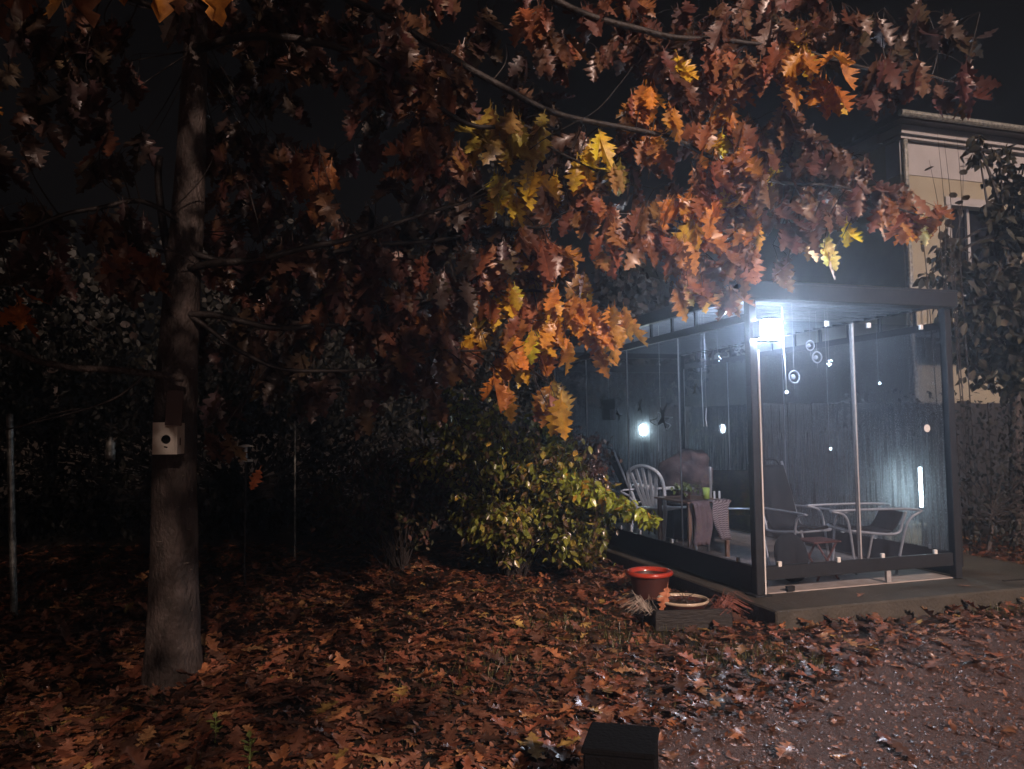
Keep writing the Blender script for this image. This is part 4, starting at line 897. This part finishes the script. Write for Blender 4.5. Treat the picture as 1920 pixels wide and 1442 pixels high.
# keep clear of the trunk line: nothing hangs in front of the nest box
ok, px_, py_ = inframe(P_)
keep = ~(ok & (px_ > 285) & (px_ < 380) & (py_ > 520) & (P_[:, 1] < TY + .3))
P_, S_, T_, ROT = P_[keep], S_[keep], T_[keep], ROT[keep]
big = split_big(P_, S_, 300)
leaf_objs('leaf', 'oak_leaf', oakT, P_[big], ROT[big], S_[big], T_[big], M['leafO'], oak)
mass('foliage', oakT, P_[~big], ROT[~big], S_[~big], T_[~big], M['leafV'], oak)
o = twigs.build('twigs', M['twig'], oak); o['kind'] = 'stuff'
print('oak leaves', len(P_))

# ------------------------------------------------------------------ nest box and board on the trunk
fy = TY + .14 - .30
def pxq(px, py, y): return at(px, py, y)
c = pxq(307, 822, fy)
sc = fy / FOC
t = thing('nest_box', 'cream bird nest box with a round black hole on the tree trunk', 'nest box', (c.x, fy, c.z), R_(9))
hw, hh = 20 * sc, 30 * sc
b = MB(); nseg = 28; hr = 8.6 * sc; hx, hz = 3.5 * sc, -2 * sc
ring_in = [(hx + hr * math.cos(2 * math.pi * k / nseg), hz + hr * math.sin(2 * math.pi * k / nseg)) for k in range(nseg)]
ring_out = []
for k in range(nseg):
    a = 2 * math.pi * k / nseg; ca, sa = math.cos(a), math.sin(a); s_ = min((hw - hx * (1 if ca > 0 else -1)) / max(abs(ca), 1e-6), (hh - hz * (1 if sa > 0 else -1)) / max(abs(sa), 1e-6)); ring_out.append((hx + s_ * ca, hz + s_ * sa))
for cx_, cz_ in ((hw, hh), (-hw, hh), (-hw, -hh), (hw, -hh)):
    k = min(range(nseg), key=lambda i: (ring_out[i][0] - cx_) ** 2 + (ring_out[i][1] - cz_) ** 2); ring_out[k] = (cx_, cz_)
vs = [(x, 0, z) for x, z in ring_out] + [(x, 0, z) for x, z in ring_in] + [(x, .014, z) for x, z in ring_out] + [(x, .014, z) for x, z in ring_in]
n = nseg; fs = []
for k in range(n):
    k2 = (k + 1) % n
    fs += [(k, k2, n + k2, n + k), (2 * n + k2, 2 * n + k, 3 * n + k, 3 * n + k2), (n + k, n + k2, 3 * n + k2, 3 * n + k), (k2, k, 2 * n + k, 2 * n + k2)]
b.add(vs, fs); b.build('front_panel', M['boxcream'], t)
b = MB(); b.box(hw + .001, hw + .012, .001, .16, -hh, hh - .003); b.build('side_panel', M['boxcream'], t)
b = MB(); b.box(-hw, -hw + .01, .016, .16, -hh, hh - .003); b.build('side_panel', M['boxcream'], t)
b = MB(); b.box(-hw + .011, hw, .0145, .155, -hh + .001, -hh + .012); b.build('floor_panel', M['boxcream'], t)
b = MB(); b.box(-hw + .011, hw - .001, .05, .155, -hh + .013, hh - .012); b.build('inside', M['hole'], t)
b = MB(); b.box(-hw + .011, hw, .0145, .155, hh - .011, hh - .001); b.build('lid', M['boxcream'], t)
b = MB(); b.box(hw + .0125, hw + .0135, .05, .072, -hh * .45, hh * .02); b.build('side_hole', M['hole'], t)
b = MB(); b.tube([(hx - .008, -.001, hz - hr - .016), (hx + .010, -.001, hz - hr - .020)], .004, 6); b.build('perch_stain', M['hole'], t)
c = pxq(327, 764, fy - .01)
o = MB().box(-14.5 * sc, 14.5 * sc, -.008, .008, -34 * sc, 32 * sc, Matrix.Rotation(R_(3), 4, 'Y'), bev=.002).build('brown_board', M['board'], None)
o.location = (c.x, c.y, c.z); o.rotation_euler = (0, 0, R_(14)); tag(o, 'brown board fixed to the trunk just above the nest box', 'board')

# ------------------------------------------------------------------ shrubs
def shrub(label, base, tips, nleaf, temps, size, tints, depthj, mO, mV, ind=300, name='shrub', along=(.35, 1.0), jit=.07):
    t = thing(name, label, 'shrub', (0, 0, 0)); stems = MB(); PPs = []
    for tip in tips:
        b0 = base + Vector((rr.uniform(-.12, .12), rr.uniform(-.12, .12), 0)); tip = Vector(tip); m1 = b0.lerp(tip, .5) + Vector((rr.uniform(-.1, .1), rr.uniform(-.1, .1), .10 + .12 * (tip - b0).length))
        path = smooth_path([b0, m1, tip, tip + (tip - m1) * .12 + Vector((0, 0, -.06))], 6); stems.tube(path, [.009 - .0075 * k / (len(path) - 1) for k in range(len(path))], 5); PPs.append(path)
    o = stems.build('stems', M['twig'], t); o['kind'] = 'stuff'
    P, Yw, Xp, Ro, S, T = [], [], [], [], [], []
    for _ in range(nleaf):
        path = rr.choice(PPs); f = rr.uniform(*along) ** .8 * (len(path) - 1); i = min(int(f), len(path) - 2); p = path[i].lerp(path[i + 1], f - i)
        P.append(tuple(p + Vector((rr.gauss(0, jit), rr.gauss(0, jit), rr.gauss(0, jit))))); Yw.append(rr.random() * 6.28); Xp.append(rr.gauss(.5, .6)); Ro.append(rr.gauss(0, .6)); S.append(size * rr.uniform(.65, 1.3))
        tn = rr.choices([x[0] for x in tints], [x[1] for x in tints])[0]; T.append(tuple(np.clip(np.array(tn) * rr.uniform(.6, 1.3), 0, .7)))
    P = np.array(P); S = np.array(S); T = np.array(T); R3 = rotmats(len(P), np.array(Yw), np.array(Xp), np.array(Ro))
    kz = P[:, 2] > .2
    P, S, T, R3 = P[kz], S[kz], T[kz], R3[kz]
    big = split_big(P, S, ind) if ind else np.zeros(len(P), bool)
    leaf_objs('leaf', mO + name, temps, P[big], R3[big], S[big], T[big], M[mO], t)
    mass('foliage', temps, P[~big], R3[~big], S[~big], T[~big], M[mV], t)
    return t
GR = [((.17, .22, .045), 5), ((.28, .32, .06), 4), ((.44, .40, .09), 1.4), ((.14, .10, .055), 4), ((.55, .38, .06), .6)]
tips = []
for (px, py, r, n) in ((890, 790, 45, 8), (1060, 850, 35, 5), (820, 830, 60, 8), (1120, 985, 30, 5), (1070, 1030, 40, 8), (930, 1010, 60, 10), (900, 850, 60, 9), (980, 830, 50, 6), (1040, 880, 60, 9), (960, 920, 80, 12), (1060, 960, 60, 12), (880, 930, 70, 9), (1000, 1000, 70, 12), (1080, 1010, 40, 7), (870, 780, 50, 6), (1100, 930, 30, 6)):
    for _ in range(n):
        a = rr.random() * 6.28; q = r * math.sqrt(rr.random()); tips.append(at(px + q * math.cos(a), py + q * math.sin(a), 7.55 + rr.uniform(-.4, .5)))
sb = atz(985, 1052, 0)
shrub('green shrub with small oval leaves turning yellow beside the pavilion', Vector((at(960, 900, 7.9).x, 7.9, 0)), tips, 8500, ovalT, .075, GR, .4, 'shrubO', 'shrubV', 200)
# arching branch with brighter leaves
t = thing('arching_branch_shrub', 'arching leafy green branch reaching right towards the white chair', 'shrub')
bp = smooth_path([Vector((at(970, 900, 7.8).x, 7.8, 0)), at(1000, 870, 7.4), at(1070, 905, 7.2), at(1130, 930, 7.05), at(1180, 955, 6.95), at(1222, 975, 6.9)], 8)
MB().tube(bp, [.011 - .0085 * k / (len(bp) - 1) for k in range(len(bp))], 6).build('stem', M['twig'], t, True)
n = 420; P = []; S = []; T = []
for _ in range(n):
    f = rr.uniform(.35, 1.0) * (len(bp) - 1); i = min(int(f), len(bp) - 2); s_ = 1 - .5 * f / (len(bp) - 1)
    P.append(tuple(bp[i].lerp(bp[i + 1], f - i) + Vector((rr.gauss(0, .06 * s_), rr.gauss(0, .06), rr.gauss(.01, .06 * s_))))); S.append(.085 * rr.uniform(.8, 1.2)); T.append(tuple(np.array((.40, .52, .07)) * rr.uniform(.6, 1.15) if rr.random() < .85 else np.array((.5, .33, .05))))
P, S, T = map(np.array, (P, S, T)); R3 = rotmats(n, rng.random(n) * 6.28, rng.normal(.4, .5, n), rng.normal(0, .5, n)); bg_ = split_big(P, S, 220)
leaf_objs('leaf', 'branchleaf', ovalT, P[bg_], R3[bg_], S[bg_], T[bg_], M['shrubO'], t); mass('foliage', ovalT, P[~bg_], R3[~bg_], S[~bg_], T[~bg_], M['shrubV'], t)
tips = [at(rr.uniform(1060, 1130), rr.uniform(820, 930), 8.2 + rr.uniform(-.3, .3)) for _ in range(22)]
q = atz(1100, 1010, 0)
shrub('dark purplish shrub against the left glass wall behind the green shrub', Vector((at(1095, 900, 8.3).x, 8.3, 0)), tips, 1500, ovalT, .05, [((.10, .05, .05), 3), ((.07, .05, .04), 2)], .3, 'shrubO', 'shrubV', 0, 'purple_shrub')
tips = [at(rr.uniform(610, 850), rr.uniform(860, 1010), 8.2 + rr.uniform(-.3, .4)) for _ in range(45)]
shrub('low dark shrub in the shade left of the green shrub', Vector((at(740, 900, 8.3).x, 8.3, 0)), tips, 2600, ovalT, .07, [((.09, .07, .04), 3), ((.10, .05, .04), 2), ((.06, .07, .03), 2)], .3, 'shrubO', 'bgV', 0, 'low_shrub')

# leafy tree in front of the house at the right
def blob_tree(name, label, base, th, r0, clumps, nleaf, temps, size, tints, mO, mV, ind, cat='tree', group=None):
    t = thing(name, label, cat, (0, 0, 0), 0, group); base = Vector(base)
    b = MB(); top = Vector((base.x + .1, base.y, th)); b.tube(smooth_path([base - Vector((0, 0, .1)), base.lerp(top, .5) + Vector((.06, .03, 0)), top], 5), [r0 * (1 - .06 * k) for k in range(11)], 10); b.build('trunk', M['bark'], t, True)
    b = MB()
    P, S, T = [], [], []
    tot = sum(c[3] ** 2 for c in clumps)
    for (x, y, z, r) in clumps:
        c = Vector((x, y, z)); s0 = base.lerp(top, rr.uniform(.5, 1)); b.tube(smooth_path([s0, s0.lerp(c, .5) + Vector((0, 0, .1)), c], 4), [r0 * .4 * (1 - .1 * k) for k in range(9)], 5)
        for _ in range(int(nleaf * r * r / tot)):
            d = Vector((rr.gauss(0, 1), rr.gauss(0, 1), rr.gauss(0, .9))).normalized() * r * rr.random() ** .45
            d *= 1 + .35 * noise.noise(c + d * 3)
            P.append(tuple(c + d)); S.append(size * rr.uniform(.6, 1.3)); tn = rr.choices([x[0] for x in tints], [x[1] for x in tints])[0]; T.append(tuple(np.array(tn) * rr.uniform(.6, 1.3)))
    b.build('limbs', M['twig'], t)['kind'] = 'stuff'
    P, S, T = map(np.array, (P, S, T)); n = len(P); R3 = rotmats(n, rng.random(n) * 6.28, rng.normal(.3, .6, n), rng.normal(0, .6, n))
    big = split_big(P, S, ind) if ind else np.zeros(n, bool)
    leaf_objs('leaf', mO + name, temps, P[big], R3[big], S[big], T[big], M[mO], t)
    mass('foliage', temps, P[~big], R3[~big], S[~big], T[~big], M[mV], t); return t
def cl(px, py, r, y): c = at(px, py, y); return (c.x, c.y, c.z, r * y / FOC)
DG = [((.03, .034, .018), 4), ((.045, .045, .025), 2), ((.10, .09, .06), .5)]
cls = [cl(*a, 9.6) for a in ((1835, 285, 20), (1875, 290, 26), (1900, 340, 45), (1870, 400, 30), (1875, 450, 45), (1910, 430, 50), (1765, 480, 22), (1800, 510, 42), (1850, 530, 55), (1910, 520, 55), (1760, 560, 24), (1820, 590, 55), (1890, 610, 60), (1850, 680, 55), (1910, 690, 60), (1950, 400, 60), (1970, 550, 70), (2000, 680, 70), (1790, 460, 18), (1740, 520, 14), (1830, 265, 14))]
gb = atz(1900, 1030, 0)
blob_tree('leafy_tree', 'dark leafy tree at the right edge in front of the house', (gb.x + .3, 9.6, 0), 4.2, .09, cls, 3000, ovalT, .15, DG, 'darkO', 'bgV', 200)
# thin bare shoots with a few leaves above it
t = thing('bare_sapling', 'thin nearly bare shoots with few leaves in front of the house corner', 'shrub')
b = MB(); lp = []
for (x0, y0, x1, y1) in ((1775, 560, 1757, 245), (1785, 520, 1770, 260), (1800, 480, 1794, 258), (1740, 540, 1700, 330), (1765, 480, 1742, 300), (1790, 520, 1806, 270)):
    a, c = at(x0, y0, 9.3), at(x1, y1, 9.3); g_ = Vector((a.x + .15, 9.4, 0)); path = smooth_path([g_, a, a.lerp(c, .5) + Vector((.04, 0, 0)), c], 5); b.tube(path, [.009 - .0075 * k / (len(path) - 1) for k in range(len(path))], 5)
    for k in range(4): lp.append(tuple(path[6 + int(rr.random() * 9)] + Vector((rr.gauss(0, .03), 0, 0))))
b.build('shoots', M['twig'], t)['kind'] = 'stuff'
lp = np.array(lp); n = len(lp); leaf_objs('leaf', 'sapleaf', roundT, lp, rotmats(n, rng.random(n) * 6.28, rng.normal(.4, .5, n), rng.normal(0, .5, n)), np.full(n, .11), np.tile([.05, .045, .03], (n, 1)), M['shrubO'], t)
# hedge at the right behind the slab
cls = [(3.9 + k * .55, 8.6 + .12 * k + rr.uniform(-.1, .1), .25 + .42 * (j), .42) for k in range(8) for j in range(4)]
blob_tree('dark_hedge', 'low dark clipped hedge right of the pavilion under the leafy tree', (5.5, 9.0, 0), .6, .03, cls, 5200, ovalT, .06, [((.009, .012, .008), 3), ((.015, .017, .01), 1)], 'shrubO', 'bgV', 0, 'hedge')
# dark trees and hedge at the back left
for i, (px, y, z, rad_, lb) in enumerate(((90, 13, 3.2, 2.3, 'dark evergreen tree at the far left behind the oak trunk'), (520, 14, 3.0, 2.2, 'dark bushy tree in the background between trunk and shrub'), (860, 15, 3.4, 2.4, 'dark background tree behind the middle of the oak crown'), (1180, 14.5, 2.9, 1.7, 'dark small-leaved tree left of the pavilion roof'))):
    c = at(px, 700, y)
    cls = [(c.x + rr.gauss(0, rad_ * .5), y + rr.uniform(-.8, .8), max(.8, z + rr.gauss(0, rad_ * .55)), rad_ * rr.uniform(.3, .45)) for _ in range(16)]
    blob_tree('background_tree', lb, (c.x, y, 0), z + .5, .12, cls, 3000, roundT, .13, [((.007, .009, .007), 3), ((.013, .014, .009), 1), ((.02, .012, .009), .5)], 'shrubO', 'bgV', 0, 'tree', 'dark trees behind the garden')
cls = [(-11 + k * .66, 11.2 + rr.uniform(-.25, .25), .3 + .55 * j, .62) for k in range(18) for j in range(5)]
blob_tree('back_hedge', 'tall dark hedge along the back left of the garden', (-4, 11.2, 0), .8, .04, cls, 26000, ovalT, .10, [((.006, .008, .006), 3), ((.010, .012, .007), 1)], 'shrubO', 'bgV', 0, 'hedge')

# ------------------------------------------------------------------ fallen leaves
def free_spot(x, y, pad=.02):
    q = PI_ @ Vector((x, y, 0)); return not (-.16 - pad < q.x < 3.2 and -.46 - pad < q.y < 5.4)
P, T, S, YW, XP, RL = [], [], [], [], [], []
LT = [((.26, .10, .06), 3), ((.20, .095, .062), 3), ((.38, .17, .08), 1.8), ((.11, .06, .042), 3), ((.45, .26, .12), .6), ((.42, .30, .10), .25)]
k = 0
while k < 15000:
    y = 2.2 + rr.random() ** 1.25 * 8.0; x = rr.uniform(-.72 * y - .6, .72 * y + .3); e = edge_y(x); on_gravel = y < e + .05
    if not free_spot(x, y): continue
    k += 1
    d = e - y
    pr = 1.0 if d < 0 else (0.9 * math.exp(-d / .16) + .035 + (.10 if x > 2.0 and d < .8 else 0))
    if d < 0 and x > 2.3: pr = .95
    if noise.noise(Vector((x * 1.6, y * 1.6, 7))) < -.22: pr *= .55
    if rr.random() > pr: continue
    P.append((x, y, hgt(x, y) + (.014 if on_gravel else 0) + rr.uniform(.006, .05 if not on_gravel else .02))); YW.append(rr.random() * 6.28)
    XP.append((math.pi / 2 + rr.gauss(.06, .17)) * (1 if rr.random() < .5 else -1)); RL.append(rr.gauss(0, .2)); S.append((.06 + .12 * rr.random() ** 1.4) * (1 if not on_gravel else .9))
    tn = rr.choices([x_[0] for x_ in LT], [x_[1] for x_ in LT])[0]; T.append(tuple(np.array(tn) * rr.uniform(.4, 1.35)))
P, S, T = map(np.array, (P, S, T)); R3 = rotmats(len(P), np.array(YW), np.array(XP), np.array(RL)); bg_ = split_big(P, S, 300)
leaf_objs('fallen_leaf', 'litterleaf', flatT, P[bg_], R3[bg_], S[bg_], T[bg_], M['litterO'], ground)
o = mass('leaf_litter', flatST, P[~bg_], R3[~bg_], S[~bg_], T[~bg_], M['litterV']); o['label'] = 'carpet of wet brown and red fallen oak leaves on the garden ground'
print('litter', len(P))
# crumbs: small leaf bits and twigs between the leaves
n = 26000; y = 2.2 + rng.random(n) ** 1.3 * 7; x = rng.uniform(-.75, .75, n) * y; kp = np.array([free_spot(a, b_) and (b_ > edge_y(a) - .25 or rng.random() < (.5 if a > 2.2 else .15)) for a, b_ in zip(x, y)]); x, y = x[kp], y[kp]; n = len(x)
Pc = np.stack([x, y, np.array([hgt(a, b_) for a, b_ in zip(x, y)]) + .016], 1); g_ = rng.uniform(.5, 1.3, n)[:, None]
o = mass('leaf_crumbs', ovalT, Pc, rotmats(n, rng.random(n) * 6.28, math.pi / 2 + rng.normal(0, .5, n), rng.normal(0, .5, n)), rng.uniform(.02, .05, n), np.array([(.24, .12, .08)]) * g_, M['litterV']); o['label'] = 'small torn leaf pieces scattered between the fallen leaves'
# leaves lying on the slab edge
for i, (px, py, lb) in enumerate(((1382, 1128, 'small brown leaf lying on the slab corner by the post'), (1620, 1112, 'brown oak leaf lying on the middle of the slab edge'), (1795, 1096, 'pale wet leaf lying on the slab by the right post'))):
    single_leaf('oak_leaf', lb, atz(px, py, SZ + .012), i * 2.1, math.pi / 2 - .1, .1, .10, (.26, .13, .08), i)
for px, py, lb, c_, s_ in ((1252, 1408, 'pale brown leaf lying on the gravel right of the black block', (.4, .22, .14), .13), (1462, 1421, 'large pale wet leaf lying alone on the gravel at the bottom', (.42, .24, .17), .16), (1118, 1330, 'curled pale brown leaf at the gravel edge behind the black block', (.5, .26, .17), .17)):
    single_leaf('oak_leaf', lb, atz(px, py, .03), px * .7, math.pi / 2 + .08, .1, s_, c_, 3, 'litterO')

# ------------------------------------------------------------------ grass
blade = (np.array([(-.02, 0, 0), (.02, 0, 0), (.016, .06, .5), (-.016, .06, .5), (0, .26, 1.0), (0.002, .26, 1.0)]), [(0, 1, 2, 3), (3, 2, 5, 4)])
P = []
for px, py, r, n in ((1400, 1235, .32, 900), (1500, 1250, .25, 350), (1330, 1240, .2, 250), (1080, 1170, .4, 600), (1160, 1200, .35, 600), (960, 1250, .4, 500), (1000, 1180, .4, 400), (1880, 1150, .3, 500), (1180, 1260, .25, 300), (860, 1290, .3, 300), (700, 1130, .35, 250), (430, 1050, .3, 250), (250, 1060, .4, 250), (130, 1130, .4, 300), (1300, 1200, .25, 260), (60, 1380, .3, 150)):
    c = atz(px, py, 0)
    for _ in range(int(n * .5)):
        x, y = c.x + rr.gauss(0, r * .6), c.y + rr.gauss(0, r * .45)
        if free_spot(x, y) and y > edge_y(x) - .05: P.append((x, y, hgt(x, y) - .005))
for _ in range(2500):
    y = 2.3 + rr.random() ** 1.3 * 7; x = rr.uniform(-.72, .6) * y
    if free_spot(x, y) and y > edge_y(x) and noise.noise(Vector((x * 1.3, y * 1.3, 2))) > -.05: P.append((x, y, hgt(x, y) - .005))
P = np.array(P); n = len(P)
o = mass('grass', [blade], P, rotmats(n, rng.random(n) * 6.28, rng.normal(0, .35, n), rng.normal(0, .3, n)), rng.uniform(.04, .105, n), np.array([(.13, .14, .05)]) * rng.uniform(.5, 1.5, n)[:, None], M['grass']); o['label'] = 'short wet grass growing between the fallen leaves'
for px, py, h, lb in ((403, 1392, .13, 'upright pale green weed shoot near the bottom left'), (467, 1440, .15, 'pale green weed at the bottom edge right of the smaller shoot')):
    c = atz(px, py, 0); t = thing('weed', lb, 'plant', (c.x, c.y, hgt(c.x, c.y)))
    MB().tube([(0, 0, -.01), (.005, 0, h * .6), (0, 0, h)], [.004, .003, .0015], 6).build('stem', mat('weed_stem', (.2, .26, .08)), t)
    n = 9; pos = np.array([(0, 0, h * (.25 + .08 * k_)) for k_ in range(n)]); leaf_objs('leaf', 'weedleaf', ovalT, pos, rotmats(n, np.arange(n) * 2.4, np.full(n, 1.9), np.zeros(n)), np.full(n, .045), np.tile([.25, .33, .10], (n, 1)), M['shrubO'], t)

# plants on the table
t = thing('potted_herb', 'small potted green plant on the table left of the lime cup', 'plant', L2W(.44, 1.86, FZ + .584), TH)
MB().lathe([(.001, 0), (.045, 0), (.06, .09), (.052, .088), (.04, .02), (.001, .02)], 18).build('pot', M['darkglaze'], t, True)
n = 70; pos = rng.normal(0, .055, (n, 3)) * np.array([1.5, 1, .5]) + np.array([0, 0, .13]); leaf_objs('leaf', 'herbleaf', ovalT, pos, rotmats(n, rng.random(n) * 6.28, rng.normal(.8, .6, n), rng.normal(0, .4, n)), np.full(n, .06), np.tile([.2, .27, .08], (n, 1)), M['shrubO'], t)
n = 5; 
# ------------------------------------------------------------------ thin haze added to imitate the lens glow around the lantern
hz_ = MB(); hz_.box(-14, 14, -3.5, 29, -1.2, 10.5); o = hz_.build('haze', None or M['soil'], None); o.data.materials.clear()
hm = bpy.data.materials.new('glow_haze'); hm.use_nodes = True; nt = hm.node_tree; nt.nodes.clear()
pv = nt.nodes.new('ShaderNodeVolumePrincipled'); pv.inputs['Density'].default_value = HAZE; pv.inputs['Color'].default_value = (.74, .85, 1.0, 1); pv.inputs['Anisotropy'].default_value = .8
oo = nt.nodes.new('ShaderNodeOutputMaterial'); nt.links.new(pv.outputs[0], oo.inputs['Volume']); o.data.materials.append(hm); o['kind'] = 'stuff'; o['label'] = 'thin haze added for the glow around the lantern'
